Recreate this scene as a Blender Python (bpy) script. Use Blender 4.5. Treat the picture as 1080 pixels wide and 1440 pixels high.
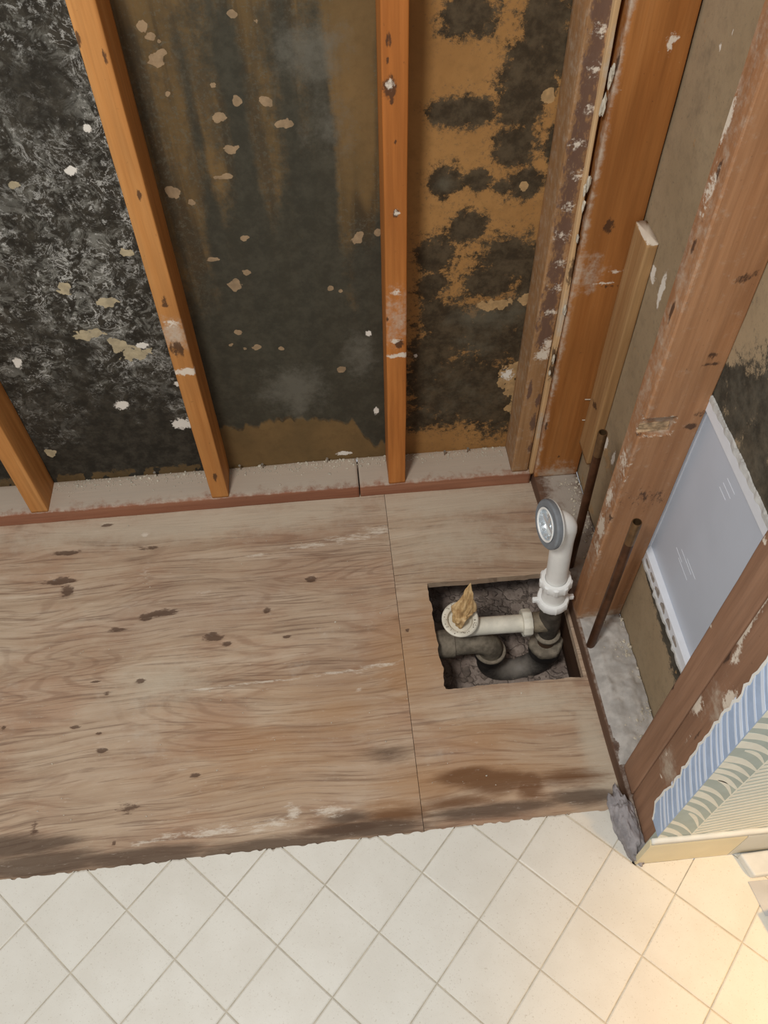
import bpy, bmesh, math, random
import numpy as np
from mathutils import Matrix, Vector

random.seed(7)
rng = np.random.default_rng(7)
for o in list(bpy.data.objects):
    bpy.data.objects.remove(o, do_unlink=True)
scn = bpy.context.scene
COL = scn.collection

# ------------------------------------------------------------------ camera
CAM = np.array([-0.4433, -1.1895, 1.5057])
RM = np.array([[0.99564, -0.09187, -0.01610],
               [-0.08270, -0.79252, -0.60421],
               [0.04275, 0.60290, -0.79667]])          # rows: right, down, forward
u_, _, v_ = np.linalg.svd(RM); RM = u_ @ v_
FPX = 1155.19
cam_d = bpy.data.cameras.new('camera')
cam_d.sensor_fit = 'VERTICAL'; cam_d.sensor_height = 36.0
cam_d.lens = FPX / 1440.0 * 36.0
cam_d.clip_start = 0.02
cam = bpy.data.objects.new('camera', cam_d); COL.objects.link(cam)
m3 = np.stack([RM[0], -RM[1], -RM[2]], 1)
M = Matrix.Identity(4)
for i in range(3):
    for j in range(3): M[i][j] = float(m3[i, j])
    M[i][3] = float(CAM[i])
cam.matrix_world = M
scn.camera = cam

# ------------------------------------------------------------------ world, lights, exposure
world = bpy.data.worlds.new('room_light'); scn.world = world; world.use_nodes = True
bg = world.node_tree.nodes['Background']
bg.inputs['Color'].default_value = (0.93, 0.96, 1.0, 1); bg.inputs['Strength'].default_value = 0.42

def area(name, loc, target, size, power, color, shape='DISK'):
    l = bpy.data.lights.new(name, 'AREA'); l.shape = shape; l.size = size
    l.energy = power; l.color = color
    o = bpy.data.objects.new(name, l); COL.objects.link(o); o.location = loc
    o.rotation_euler = (Vector(target) - Vector(loc)).to_track_quat('-Z', 'Y').to_euler()
    return o
area('ceiling_light', (-0.95, -1.35, 2.25), (-0.4, -0.35, 0.2), 0.34, 29, (1.0, 0.975, 0.94))
sl = bpy.data.lights.new('vanity_light', 'SPOT'); sl.energy = 160; sl.color = (1.0, 0.55, 0.15); sl.spot_size = math.radians(40); sl.spot_blend = 1.0; sl.shadow_soft_size = .08
so_ = bpy.data.objects.new('vanity_light', sl); COL.objects.link(so_); so_.location = (0.85, -1.75, 1.75)
so_.rotation_euler = (Vector((0.36, -1.30, 0.0)) - Vector(so_.location)).to_track_quat('-Z', 'Y').to_euler()

scn.view_settings.view_transform = 'Standard'
scn.view_settings.look = 'None'
scn.view_settings.gamma = 1.0
scn.view_settings.use_curve_mapping = False
scn.view_settings.exposure = 0.0

# ------------------------------------------------------------------ measuring helpers
def ray(x, y): return RM.T @ np.array([(x - 540) / FPX, (y - 720) / FPX, 1.0])
def onz(x, y, z=0.0): r = ray(x, y); return CAM + r * (z - CAM[2]) / r[2]
def onx(x, y, X=0.0): r = ray(x, y); return CAM + r * (X - CAM[0]) / r[0]
def ony(x, y, Y=0.0): r = ray(x, y); return CAM + r * (Y - CAM[1]) / r[1]

def _hash(i, j, k, s):
    n = (i * 374761393 + j * 668265263 + k * 2147483647 + s * 974711) & 0xffffffff
    n = ((n ^ (n >> 13)) * 1274126177) & 0xffffffff
    return ((n ^ (n >> 16)) & 0xffff) / 65535.0
def vnoise(P, scale, seed=0):
    P = np.asarray(P, float) * scale
    I = np.floor(P).astype(np.int64); f = P - I; f = f * f * (3 - 2 * f)
    out = 0
    for a in (0, 1):
        for b in (0, 1):
            for c in (0, 1):
                w = (f[:, 0] if a else 1 - f[:, 0]) * (f[:, 1] if b else 1 - f[:, 1]) * (f[:, 2] if c else 1 - f[:, 2])
                out = out + w * _hash(I[:, 0] + a, I[:, 1] + b, I[:, 2] + c, seed)
    return out
def fbm(P, scale, oct=4, seed=0):
    v = 0; a = 1; t = 0
    for o in range(oct):
        v = v + a * vnoise(P, scale * 2 ** o, seed + o * 17); t += a; a *= .5
    return v / t
def blobs(P, lst, default=-1.0):
    """signed closeness of every vertex to a list of ellipsoids (x,y,z,rx,ry,rz): 1 at a centre, 0 on the rim"""
    out = np.full(len(P), default)
    for b in lst:
        c = np.array(b[:3]); r = np.array(b[3:6])
        d = np.sqrt((((P - c) / r) ** 2).sum(1))
        out = np.maximum(out, np.clip(1 - d, default, 1) * (b[6] if len(b) > 6 else 1))
    return out
def spot_y(px, py, rx, ry, Y, z_px=None, s=1.0):
    """stain seen at a pixel on a plane y=Y, radii in pixels (turned into metres on that plane)"""
    c = ony(px, py, Y); a = ony(px + rx, py, Y); b = ony(px, py - ry, Y)
    return (c[0], c[1], c[2], max(abs(a[0] - c[0]), .001), .03, max(abs(b[2] - c[2]), .001), s)
def spot_x(px, py, ry, rz, X, s=1.0):
    c = onx(px, py, X); return (c[0], c[1], c[2], .03, ry, rz, s)
def spot_z(px, py, rx, ry, Z=0.0, s=1.0):
    c = onz(px, py, Z); a = onz(px + rx, py, Z); b = onz(px, py + ry, Z)
    return (c[0], c[1], c[2], abs(a[0] - c[0]), abs(b[1] - c[1]), .03, s)

# ------------------------------------------------------------------ object helpers
def tag(o, label=None, cat=None, group=None, kind=None):
    if label: o['label'] = label
    if cat: o['category'] = cat
    if group: o['group'] = group
    if kind: o['kind'] = kind
    return o
def empty(name, loc=(0, 0, 0), **k):
    o = bpy.data.objects.new(name, None); COL.objects.link(o); o.location = loc
    o.empty_display_size = .05
    return tag(o, **k)
def obj(name, verts, faces, mat, parent=None, smooth=False, attrs=None, origin=None, **k):
    """one mesh object; verts in world space, origin moved to `origin` (or the base centre)"""
    V = np.asarray(verts, float).reshape(-1, 3)
    if origin is None:
        origin = ((V[:, 0].min() + V[:, 0].max()) / 2, (V[:, 1].min() + V[:, 1].max()) / 2, V[:, 2].min())
    O = np.array(origin, float)
    me = bpy.data.meshes.new(name)
    me.from_pydata((V - O).tolist(), [], [tuple(int(i) for i in f) for f in faces])
    if attrs:
        for n, a in attrs.items():
            at = me.attributes.new(n, 'FLOAT', 'POINT')
            at.data.foreach_set('value', np.asarray(a, dtype=np.float32))
    me.validate(); me.update()
    if smooth:
        me.polygons.foreach_set('use_smooth', [True] * len(me.polygons))
    if mat: me.materials.append(mat)
    o = bpy.data.objects.new(name, me); COL.objects.link(o)
    if parent is not None:
        o.parent = parent
        O = O - np.array(world_loc(parent))
    o.location = O
    return tag(o, **k)
def world_loc(o):
    p = Vector((0, 0, 0))
    while o is not None:
        p = p + o.location; o = o.parent
    return p
def from_bm(name, bm, mat, parent=None, smooth=False, recalc=True, **k):
    if recalc: bmesh.ops.recalc_face_normals(bm, faces=bm.faces)
    bm.verts.ensure_lookup_table(); bm.verts.index_update()
    V = [v.co[:] for v in bm.verts]; F = [[v.index for v in f.verts] for f in bm.faces]
    bm.free()
    return obj(name, V, F, mat, parent, smooth, **k)
def smooth_by_angle(o, deg=35):
    me = o.data
    me.polygons.foreach_set('use_smooth', [True] * len(me.polygons))
    bm = bmesh.new(); bm.from_mesh(me)
    for e in bm.edges:
        if len(e.link_faces) == 2 and e.calc_face_angle(0) > math.radians(deg): e.smooth = False
    bm.to_mesh(me); bm.free()
    return o

# ------------------------------------------------------------------ materials
def lin(r, g, b):
    f = lambda c: c / 12.92 if c <= .04045 else ((c + .055) / 1.055) ** 2.4
    return (f(r / 255), f(g / 255), f(b / 255), 1)
class NT:
    def __init__(self, name):
        self.m = bpy.data.materials.new(name); self.m.use_nodes = True
        self.t = self.m.node_tree; self.b = self.t.nodes['Principled BSDF']
    def n(self, typ, **ins):
        nd = self.t.nodes.new(typ)
        for k, v in ins.items():
            if k.startswith('_'): setattr(nd, k[1:], v)
            else: self.set(nd, k.replace('__', ' '), v)
        return nd
    def set(self, nd, k, v):
        s = nd.inputs[int(k[1:])] if (k[0] == 'i' and k[1:].isdigit()) else nd.inputs[k]
        if hasattr(v, 'bl_idname') or isinstance(v, bpy.types.NodeSocket): self.t.links.new(v if isinstance(v, bpy.types.NodeSocket) else v.outputs[0], s)
        else: s.default_value = v
    def coord(self, rnd=True):
        c = self.n('ShaderNodeTexCoord').outputs['Object']
        if not rnd: return c
        r = self.n('ShaderNodeObjectInfo').outputs['Random']
        mul = self.n('ShaderNodeMath', _operation='MULTIPLY', i0=r, i1=37.0)
        return self.n('ShaderNodeVectorMath', _operation='ADD', i0=c, i1=mul).outputs[0]
    def scale(self, v, s):
        return self.n('ShaderNodeVectorMath', _operation='MULTIPLY', i0=v, i1=s).outputs[0]
    def noise(self, v, scale=5, detail=4, rough=.55, dist=0.0):
        return self.n('ShaderNodeTexNoise', Vector=v, Scale=scale, Detail=detail, Roughness=rough, Distortion=dist).outputs['Fac']
    def voro(self, v, scale=5, feature='F1', out='Distance'):
        return self.n('ShaderNodeTexVoronoi', _feature=feature, Vector=v, Scale=scale).outputs[out]
    def attr(self, name):
        return self.n('ShaderNodeAttribute', _attribute_name=name).outputs['Fac']
    def math(self, op, a, b=0.0, c=None):
        nd = self.n('ShaderNodeMath', _operation=op, i0=a, i1=b)
        if c is not None: self.set(nd, 'i2', c)
        return nd.outputs[0]
    def rng(self, v, a, b, c=0.0, d=1.0, smooth=True):
        return self.n('ShaderNodeMapRange', _interpolation_type='SMOOTHSTEP' if smooth else 'LINEAR', Value=v, From__Min=a, From__Max=b, To__Min=c, To__Max=d).outputs[0]
    def mix(self, f, a, b, blend='MIX'):
        nd = self.t.nodes.new('ShaderNodeMix'); nd.data_type = 'RGBA'; nd.blend_type = blend
        self.set(nd, 'i0', f); self.set(nd, 'i6', a); self.set(nd, 'i7', b)
        return nd.outputs[2]
    def ramp(self, f, stops):
        nd = self.n('ShaderNodeValToRGB', Fac=f); e = nd.color_ramp.elements
        while len(e) < len(stops): e.new(.5)
        for x, (p, c) in zip(e, stops): x.position = p; x.color = c
        return nd.outputs[0]
    def stain(self, col, attr, color, v, scale=30, amp=2.2, lo=-.05, hi=.3, strength=1.0):
        a = self.attr(attr)
        nz = self.math('MULTIPLY', self.math('SUBTRACT', self.noise(v, scale, 6, .72), .5), amp)
        f = self.rng(self.math('ADD', a, nz), lo, hi, 0, strength)
        return self.mix(f, col, color), f
    def bump(self, h, strength=.3, dist=.002):
        nd = self.n('ShaderNodeBump', Strength=strength, Distance=dist, Height=h)
        self.set(self.b, 'Normal', nd.outputs[0])
    def out(self, col, rough=.6, metal=0.0, spec=.3):
        self.set(self.b, 'Base Color', col); self.set(self.b, 'Roughness', rough)
        self.set(self.b, 'Metallic', metal); self.set(self.b, 'Specular IOR Level', spec)
        return self.m

def plain(name, rgb, rough=.5, metal=0, spec=.4, var=.12, scale=25, bump=.0):
    t = NT(name); v = t.coord()
    c = lin(*rgb); d = tuple(x * (1 - var * 2) for x in c[:3]) + (1,)
    n = t.noise(v, scale, 5, .6)
    col = t.mix(t.rng(n, .35, .7), d, c)
    if bump: t.bump(n, bump, .002)
    return t.out(col, rough, metal, spec)

def wood(name, base, dark, light, axis=2, rough=.62, dust=None, white=(226, 214, 196), stain=(66, 46, 34), dustcol=(196, 184, 166), amp=2.3):
    """sawn lumber, grain along `axis`; stains come from the vertex attributes white / dark / dust"""
    t = NT(name); v = t.coord()
    s = [26.0, 26.0, 26.0]; s[axis] = 1.6
    g = t.noise(t.scale(v, tuple(s)), 1.0, 6, .6, .6)
    s2 = [130.0, 130.0, 130.0]; s2[axis] = 5.0
    g2 = t.noise(t.scale(v, tuple(s2)), 1.0, 3, .6)
    big = t.noise(v, 3.5, 3, .5)
    col = t.ramp(g, [(.25, lin(*dark)), (.5, lin(*base)), (.78, lin(*light))])
    col = t.mix(t.rng(g2, .3, .75, 0, .35), col, lin(*[x * .72 for x in dark]))
    col = t.mix(t.rng(big, .35, .75, 0, .45), col, lin(*[x * .8 for x in base]))
    speck = t.noise(v, 90, 4, .7)
    col = t.mix(t.rng(speck, .66, .76, 0, .5), col, lin(*stain))
    col, _ = t.stain(col, 'dust', lin(*dustcol), v, 60, amp, -.15, .9, .75)
    col, _ = t.stain(col, 'dark', lin(*stain), t.scale(v, tuple(.45 if i == axis else 1.0 for i in range(3))), 110, amp, .0, .4, .85)
    col, _ = t.stain(col, 'white', lin(*white), v, 120, amp, .0, .4, .9)
    t.bump(t.math('ADD', g, g2), .25, .0015)
    return t.out(col, rough, 0, .25)

W_STUD = wood('wood_orange_stud', (200, 138, 76), (176, 112, 54), (216, 160, 98))
W_STUD_MID = wood('wood_reddish_orange_stud', (192, 120, 58), (168, 98, 42), (208, 138, 74))
W_CORNER = wood('wood_deep_orange_stud', (172, 112, 58), (146, 88, 40), (188, 130, 76))
W_BROWN = wood('wood_brown_stud', (174, 126, 88), (150, 102, 68), (192, 146, 108), stain=(70, 50, 40))
W_POST = wood('wood_dusty_brown_post', (156, 118, 92), (132, 96, 74), (174, 136, 110), stain=(70, 50, 40))
W_OLD = wood('wood_grey_stained_stud', (172, 130, 88), (140, 102, 66), (190, 152, 112), stain=(100, 76, 66))
W_BATTEN = wood('wood_tan_batten', (178, 138, 92), (156, 114, 72), (194, 158, 112))
W_SHIM = wood('wood_pale_shim', (222, 182, 132), (198, 154, 106), (234, 200, 156))
W_PLATE_X = wood('wood_red_plate', (158, 106, 80), (134, 84, 62), (176, 126, 98), axis=0, dustcol=(200, 190, 172))
W_PLATE_Y = wood('wood_brown_plate', (112, 84, 66), (88, 62, 48), (136, 106, 84), axis=1, dustcol=(190, 182, 170))
W_JOIST = wood('wood_dark_joist', (78, 54, 38), (58, 38, 26), (96, 68, 50), axis=1)

# ------------------------------------------------------------------ lumber
def lumber(name, x0, x1, y0, y1, z0, z1, mat, parent, axis=2, seg=.006, dense=1.3, r=.0025, rough=.0009,
           white=(), dark=(), dust=(), warp=None, seed=0, nside=6, cut=None, **k):
    """a rounded, slightly uneven timber; rings along `axis`, stains given as world-space ellipsoids"""
    lo = np.array([x0, y0, z0], float); hi = np.array([x1, y1, z1], float)
    a, b = [i for i in range(3) if i != axis]
    A = hi[a] - lo[a]; B = hi[b] - lo[b]
    ring = []
    def side(p, q):
        for i in range(nside): ring.append(p + (q - p) * i / nside)
    P = lambda x, y: np.array([x, y])
    side(P(r, 0), P(A - r, 0)); ring.append(P(A - r, 0)); ring.append(P(A - r * .3, r * .3))
    side(P(A, r), P(A, B - r)); ring.append(P(A, B - r)); ring.append(P(A - r * .3, B - r * .3))
    side(P(A - r, B), P(r, B)); ring.append(P(r, B)); ring.append(P(r * .3, B - r * .3))
    side(P(0, B - r), P(0, r)); ring.append(P(0, r)); ring.append(P(r * .3, r * .3))
    ring = np.array(ring); n = len(ring)
    end = hi[axis]; t = [lo[axis]]
    stop = min(end, lo[axis] + dense)
    m = max(2, int((stop - lo[axis]) / seg)); t = list(np.linspace(lo[axis], stop, m))
    if end > stop + 1e-6: t += list(np.linspace(stop, end, 12)[1:])
    t = np.array(t); R_ = len(t)
    V = np.zeros((R_ * n, 3))
    V[:, axis] = np.repeat(t, n); V[:, a] = lo[a] + np.tile(ring[:, 0], R_); V[:, b] = lo[b] + np.tile(ring[:, 1], R_)
    S = V.copy(); S[:, axis] *= .25
    ca, cb = (lo[a] + hi[a]) / 2, (lo[b] + hi[b]) / 2
    j = (fbm(S + seed * 3.7, 30, 3, seed) - .5) * 2 * rough
    V[:, a] += j * np.sign(V[:, a] - ca) * (np.abs(V[:, a] - ca) > A * .45)
    V[:, b] += j * np.sign(V[:, b] - cb) * (np.abs(V[:, b] - cb) > B * .45)
    F = []
    for i in range(R_ - 1):
        for q in range(n):
            F.append((i * n + q, i * n + (q + 1) % n, (i + 1) * n + (q + 1) % n, (i + 1) * n + q))
    c0 = len(V); cen0 = V[:n].mean(0); cen1 = V[-n:].mean(0)
    V = np.vstack([V, cen0, cen1])
    for q in range(n):
        F.append((c0, (q + 1) % n, q)); F.append((c0 + 1, (R_ - 1) * n + q, (R_ - 1) * n + (q + 1) % n))
    if axis == 1: F = [tuple(reversed(f)) for f in F]
    if warp is not None: V = warp(V)
    at = {'white': blobs(V, white), 'dark': blobs(V, dark), 'dust': blobs(V, dust)}
    org = (lo + hi) / 2; org[2] = lo[2]
    return obj(name, V, F, mat, parent, True, at, origin=org, **k)

# ================================================================== SETTING
S = .4064; XB = -.7512
H = .0381; D = .0889
WTOP = 2.3

# ---------------- back wall
wall_back = empty('wall_back', label='back framing wall of bare studs over mould-blackened drywall', cat='wall', kind='structure')

def board_mat(name, base, base2, black, chalk=0.0, streak=0.0, pale=(176, 144, 104), grey=(128, 118, 104), soft=(-.1, .25), dis_amp=2.6, clump=1.0):
    t = NT(name); v = t.coord(False)
    n1 = t.noise(v, 7, 5, .6); n2 = t.noise(v, 60, 4, .6)
    col = t.mix(t.rng(n1, .3, .7), lin(*base), lin(*base2))
    col = t.mix(t.rng(n2, .45, .75, 0, .4), col, lin(*[x * .78 for x in base]))
    if streak:
        st = t.noise(t.scale(v, (22, 22, 1.1)), 1.0, 4, .6)
        live = t.rng(t.attr('mold'), -.7, -.2)
        col = t.mix(t.math('MULTIPLY', live, t.rng(st, .45, .60, 0, streak)), col, lin(*[x * .45 + 12 for x in base]))
        st2 = t.noise(t.scale(v, (9, 9, 2.0)), 1.3, 4, .65)
        col = t.mix(t.math('MULTIPLY', live, t.rng(st2, .48, .66, 0, .6)), col, lin(70, 60, 46))
    # mould
    dis = t.math('MULTIPLY', t.math('SUBTRACT', t.noise(v, 60, 8, .8), .5), dis_amp)
    dis2 = t.math('MULTIPLY', t.math('SUBTRACT', t.noise(v, 18, 3, .6), .5), 1.0)
    mv = t.math('ADD', t.math('ADD', t.attr('mold'), dis), dis2)
    f = t.rng(mv, soft[0], soft[1], 0, .96)
    fl = t.math('ADD', t.noise(v, 150, 6, .8), t.math('MULTIPLY', t.attr('mold'), .10))
    col = t.mix(t.rng(fl, .50, .60, 0, .5), col, lin(*[x * 1.5 + 14 for x in black]))
    bl = t.mix(t.rng(t.noise(v, 40, 5, .7), .35, .7, 0, clump), lin(*black), lin(*[x * 1.5 + 6 for x in black]))
    col = t.mix(f, col, bl)
    # grey haze and crust on the mould
    hz = t.math('ADD', t.attr('haze'), t.math('MULTIPLY', t.math('SUBTRACT', t.noise(v, 22, 6, .75), .5), 2.2))
    col = t.mix(t.rng(hz, -.1, .9, 0, .7), col, lin(*grey))
    h = n2
    if chalk:
        nn = t.noise(v, 30, 7, .74, .8)
        rid = t.math('ABSOLUTE', t.math('SUBTRACT', t.noise(v, 26, 5, .7, 1.6), .5))
        clump = t.noise(v, 7, 4, .65)
        amt = t.math('ADD', t.attr('chalk'), t.math('MULTIPLY', t.math('SUBTRACT', clump, .5), 3.2))
        base_f = t.rng(amt, -.4, .9)
        fac = t.math('MULTIPLY', base_f, t.rng(nn, .47, .62, 0, .7))
        col = t.mix(fac, col, lin(150, 148, 138))
        fac2 = t.math('MULTIPLY', base_f, t.math('MULTIPLY', t.rng(rid, .0, .03, .9, 0), t.rng(t.noise(v, 20, 5, .7), .46, .58)))
        col = t.mix(fac2, col, lin(206, 204, 196))
        spk = t.noise(v, 75, 6, .78)
        col = t.mix(t.math('MULTIPLY', base_f, t.rng(spk, .56, .64, 0, .8)), col, lin(196, 194, 186))
        h = t.math('ADD', n2, fac)
    # peeled paper patches
    pv = t.math('ADD', t.attr('peel'), t.math('MULTIPLY', t.math('SUBTRACT', t.noise(v, 70, 2, .5), .5), 2.2))
    col = t.mix(t.rng(pv, .0, .1, 0, .9), col, t.mix(t.rng(n2, .3, .7), lin(*pale), lin(*[x * .85 for x in pale])))
    wv = t.math('ADD', t.attr('white'), t.math('MULTIPLY', t.math('SUBTRACT', t.noise(v, 90, 5, .75), .5), 2.4))
    col = t.mix(t.rng(wv, .0, .25, 0, .95), col, lin(232, 226, 214))
    t.bump(h, .25, .002)
    return t.out(col, .8, 0, .2)
B1 = board_mat('drywall_back_black_crust', (92, 74, 48), (110, 88, 58), (40, 37, 31), chalk=1.0, pale=(196, 180, 146), grey=(96, 92, 82))
B2 = board_mat('drywall_back_streaked_mould', (124, 98, 62), (104, 84, 54), (60, 57, 47), streak=.9, pale=(168, 142, 110), grey=(112, 108, 96), soft=(-.30, .65), dis_amp=1.3, clump=.3)
B3 = board_mat('drywall_back_ochre_spotted', (172, 128, 76), (156, 114, 66), (54, 46, 34), pale=(196, 160, 112), grey=(104, 98, 82))
B4 = board_mat('drywall_back_grey_brown', (166, 146, 117), (157, 137, 108), (52, 49, 42), pale=(176, 144, 104), grey=(116, 104, 86))

def sheet(name, us, zs, plane, mat, parent, lists, omit=None, thick=.0125, jitter=0.0, **k):
    """a drywall sheet as a fine grid; plane = ('y', Y) faces -y, ('x', X) faces -x"""
    ax, c = plane
    U, Z = np.meshgrid(us, zs, indexing='ij'); nu, nz = U.shape
    P = np.zeros((nu * nz, 3)); Q = np.zeros((nu * nz, 3))
    idx, oth = (0, 1) if ax == 'y' else (1, 0)
    P[:, idx] = U.ravel(); P[:, 2] = Z.ravel(); P[:, oth] = c
    if omit is not None:      # ragged edge around the cut-out
        u0, u1, w0, w1 = omit
    P[:, oth] += (fbm(P, 9, 3, 5) - .5) * .003
    Q[:] = P; Q[:, oth] += thick
    N = nu * nz; F = []
    keep = np.ones((nu - 1, nz - 1), bool)
    if omit is not None:
        uc = (us[:-1] + us[1:]) / 2; zc = (zs[:-1] + zs[1:]) / 2
        jz = (vnoise(np.c_[uc, uc * 0, uc * 0], 60, 3) - .5) * jitter * 2
        for i, a in enumerate(uc):
            if u0 < a < u1: keep[i, (zc > w0 + jz[i]) & (zc < w1 + jz[i] * .6)] = False
    ii, jj = np.where(keep)
    a = ii * nz + jj; b = (ii + 1) * nz + jj; cc = b + 1; d = a + 1
    front = np.stack([a, b, cc, d], 1) if ax == 'y' else np.stack([a, d, cc, b], 1)
    back = front[:, ::-1] + N
    F = [tuple(f) for f in front] + [tuple(f) for f in back]
    # side walls where a kept cell meets an absent one
    K = np.zeros((nu + 1, nz + 1), bool); K[1:-1, 1:-1] = keep
    for i in range(nu - 1):
        for j in range(nz - 1):
            if not keep[i, j]: continue
            if not K[i, j + 1]: p, q = i * nz + j, i * nz + j + 1; F.append((p, q, q + N, p + N))
            if not K[i + 2, j + 1]: p, q = (i + 1) * nz + j, (i + 1) * nz + j + 1; F.append((p, q, q + N, p + N))
            if not K[i + 1, j]: p, q = i * nz + j, (i + 1) * nz + j; F.append((p, q, q + N, p + N))
            if not K[i + 1, j + 2]: p, q = i * nz + j + 1, (i + 1) * nz + j + 1; F.append((p, q, q + N, p + N))
    VV = np.vstack([P, Q])
    at = {}
    for nme, fn in lists.items():
        vals = fn(P) if callable(fn) else blobs(P, fn)
        at[nme] = np.concatenate([vals, vals])
    return obj(name, VV, F, mat, parent, True, at, origin=(0, 0, 0), **k)

YB = D
def zrows(step=.005): return np.concatenate([np.arange(H - .004, 1.25, step), np.linspace(1.27, WTOP, 14)])
sp = lambda x, y, a, b, s=1.0: spot_y(x, y, a, b, YB, s=s)

# bay 1: black and crusted all over
def m1(P): return 0.9 - 1.6 * np.clip((.075 - P[:, 2]) / .03, 0, 1) * (fbm(P, 25, 3) > .45)
def c1(P):
    z = P[:, 2]; return np.clip((z - .22) / .35, -1, .75) - .25 + .5 * (fbm(P, 6, 3, 4) - .5) - .05
sheet('drywall_sheet', np.arange(-1.95, XB + .0195, .005), zrows(), ('y', YB), B1, wall_back, {
    'mold': m1, 'chalk': c1, 'haze': lambda P: np.full(len(P), -1.0),
    'peel': [sp(125, 471, 22, 8), sp(165, 485, 12, 12), sp(192, 497, 24, 9), sp(148, 425, 18, 7), sp(90, 405, 10, 9), sp(72, 637, 8, 5), sp(180, 355, 10, 6), sp(20, 260, 8, 6)],
    'white': [sp(256, 596, 16, 8), sp(25, 510, 7, 9), sp(171, 570, 12, 7), sp(200, 486, 10, 5), sp(122, 180, 8, 6), sp(250, 540, 7, 4), sp(100, 240, 9, 7)]},
    label='black mouldy drywall back with white crust')
# bay 2: dark, streaked, brown strip along the bottom
def m2(P):
    x, z = P[:, 0], P[:, 2]
    edge = .185 + .022 * (vnoise(np.c_[x, x * 0, x * 0], 110, 2) - .5) + .05 * (vnoise(np.c_[x, x * 0, x * 0], 9, 8) - .5) - .10 * np.clip((x + .42) / .05, 0, 1)
    low = np.clip((z - edge) / .02, -1, 1)
    up = .95 - .62 * np.clip((z - .45) / .45, 0, 1) + 2.6 * (fbm(P * np.array([1, 1, .08]), 30, 2, 3) - .5) * np.clip((z - .35) / .3, .15, 1) + .7 * (fbm(P * np.array([1, 1, .5]), 12, 3, 13) - .5)
    up = up - .75 * np.clip((-.60 - x) / .10, 0, 1) * np.clip((z - .30) / .2, 0, 1) * (.4 + vnoise(P * np.array([1, 1, .15]), 30, 5))
    tr = -1.1 * np.clip((x + .43) / .06, 0, 1) * np.clip((z - .58) / .15, 0, 1) - .5 * np.clip((z - .95) / .1, 0, 1)
    up = np.maximum(up, -.05) + tr
    return np.minimum(low * 1.6, up)
pp = [(201, 36, 9, 9), (212, 50, 9, 7), (220, 85, 14, 10), (228, 73, 7, 5), (224, 58, 4, 4), (325, 20, 9, 7), (375, 143, 12, 8), (333, 143, 8, 8), (309, 165, 11, 8), (403, 174, 14, 8),
      (324, 210, 15, 7), (314, 248, 14, 4), (343, 336, 8, 5), (345, 382, 9, 5), (331, 400, 12, 9), (503, 335, 10, 9), (242, 272, 13, 10), (270, 285, 6, 5), (360, 30, 5, 6), (300, 120, 6, 4),
      (335, 467, 6, 4), (360, 489, 10, 4), (325, 484, 5, 3), (236, 130, 5, 5), (395, 490, 5, 4), (532, 327, 6, 6), (300, 365, 9, 3), (480, 520, 8, 5), (465, 405, 6, 4), (480, 410, 4, 3), (345, 490, 4, 3)]
sheet('drywall_sheet', np.arange(XB + .0195, XB + S + .0195, .004), zrows(.004), ('y', YB), B2, wall_back, {
    'mold': m2, 'haze': [sp(435, 75, 60, 60, .8), sp(415, 545, 55, 38, 1.0), sp(505, 500, 26, 40, .8), sp(390, 555, 40, 20, .8), sp(460, 180, 40, 60, .5), sp(420, 560, 20, 40)],
    'peel': [sp(a, b, c * .85, d * .9) for a, b, c, d in pp],
    'white': [sp(484, 637, 12, 3), sp(529, 578, 4, 6), sp(518, 470, 5, 5, .7)]}, label='streaked dark drywall back with brown strip at the bottom')
# bay 3: ochre with black round spots
dk = [(660, 25, 42, 30), (770, 30, 40, 42), (748, 100, 46, 50), (735, 145, 38, 40), (725, 205, 38, 28), (645, 157, 34, 24), (670, 157, 26, 20), (620, 160, 20, 18), (625, 257, 27, 22), (672, 252, 21, 14),
      (738, 260, 34, 20), (712, 262, 18, 10), (655, 322, 29, 22), (612, 358, 32, 26), (715, 365, 50, 34), (690, 395, 46, 24), (780, 75, 30, 40), (785, 200, 20, 30),
      (630, 470, 50, 48), (700, 470, 62, 44), (650, 545, 70, 50), (700, 560, 55, 50), (610, 440, 26, 24), (600, 520, 30, 60), (735, 470, 26, 50), (740, 590, 20, 30), (590, 590, 26, 16), (610, 400, 26, 16), (745, 395, 20, 36)]
sheet('drywall_sheet', np.arange(XB + S + .0195, .11, .004), zrows(.004), ('y', YB), B3, wall_back, {
    'mold': [sp(a, b, c * 1.02, d * 1.2) for a, b, c, d in dk], 'haze': [sp(680, 445, 60, 22, .9), sp(640, 560, 70, 40, .25), sp(625, 258, 18, 16, .8), sp(720, 440, 30, 30, .7), sp(672, 480, 40, 30, .5)],
    'peel': [sp(697, 428, 26, 7), sp(715, 530, 15, 16), sp(722, 545, 12, 16), sp(730, 515, 10, 8), sp(720, 572, 10, 10), sp(735, 262, 8, 7), sp(772, 135, 10, 10), sp(745, 420, 16, 8)],
    'white': [sp(713, 527, 9, 8, .6), sp(585, 500, 3, 3, .8)]}, label='ochre drywall back dotted with black mould')

# sole plate in two lengths with a joint
dust_x = lambda a, b: [((a + b) / 2, .046, H + .002, abs(b - a) * .55, .048, .008, 1.6)]
lumber('sole_plate', -1.95, -.4155, 0, D - .0005, -.0015, H, W_PLATE_X, wall_back, axis=0, seg=.006, dense=9, nside=8, rough=.0012,
       dust=[(x, .056, H + .004, .10, .075, .012, 2.2) for x in np.arange(-1.93, -.42, .06)], seed=1)
lumber('sole_plate', -.4125, -.0145, 0, D - .0005, -.0015, H, W_PLATE_X, wall_back, axis=0, seg=.006, dense=9, nside=8, rough=.0012,
       dust=[(x, .056, H + .004, .10, .075, .012, 2.2) for x in np.arange(-.40, 0, .06)], seed=2)

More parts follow.
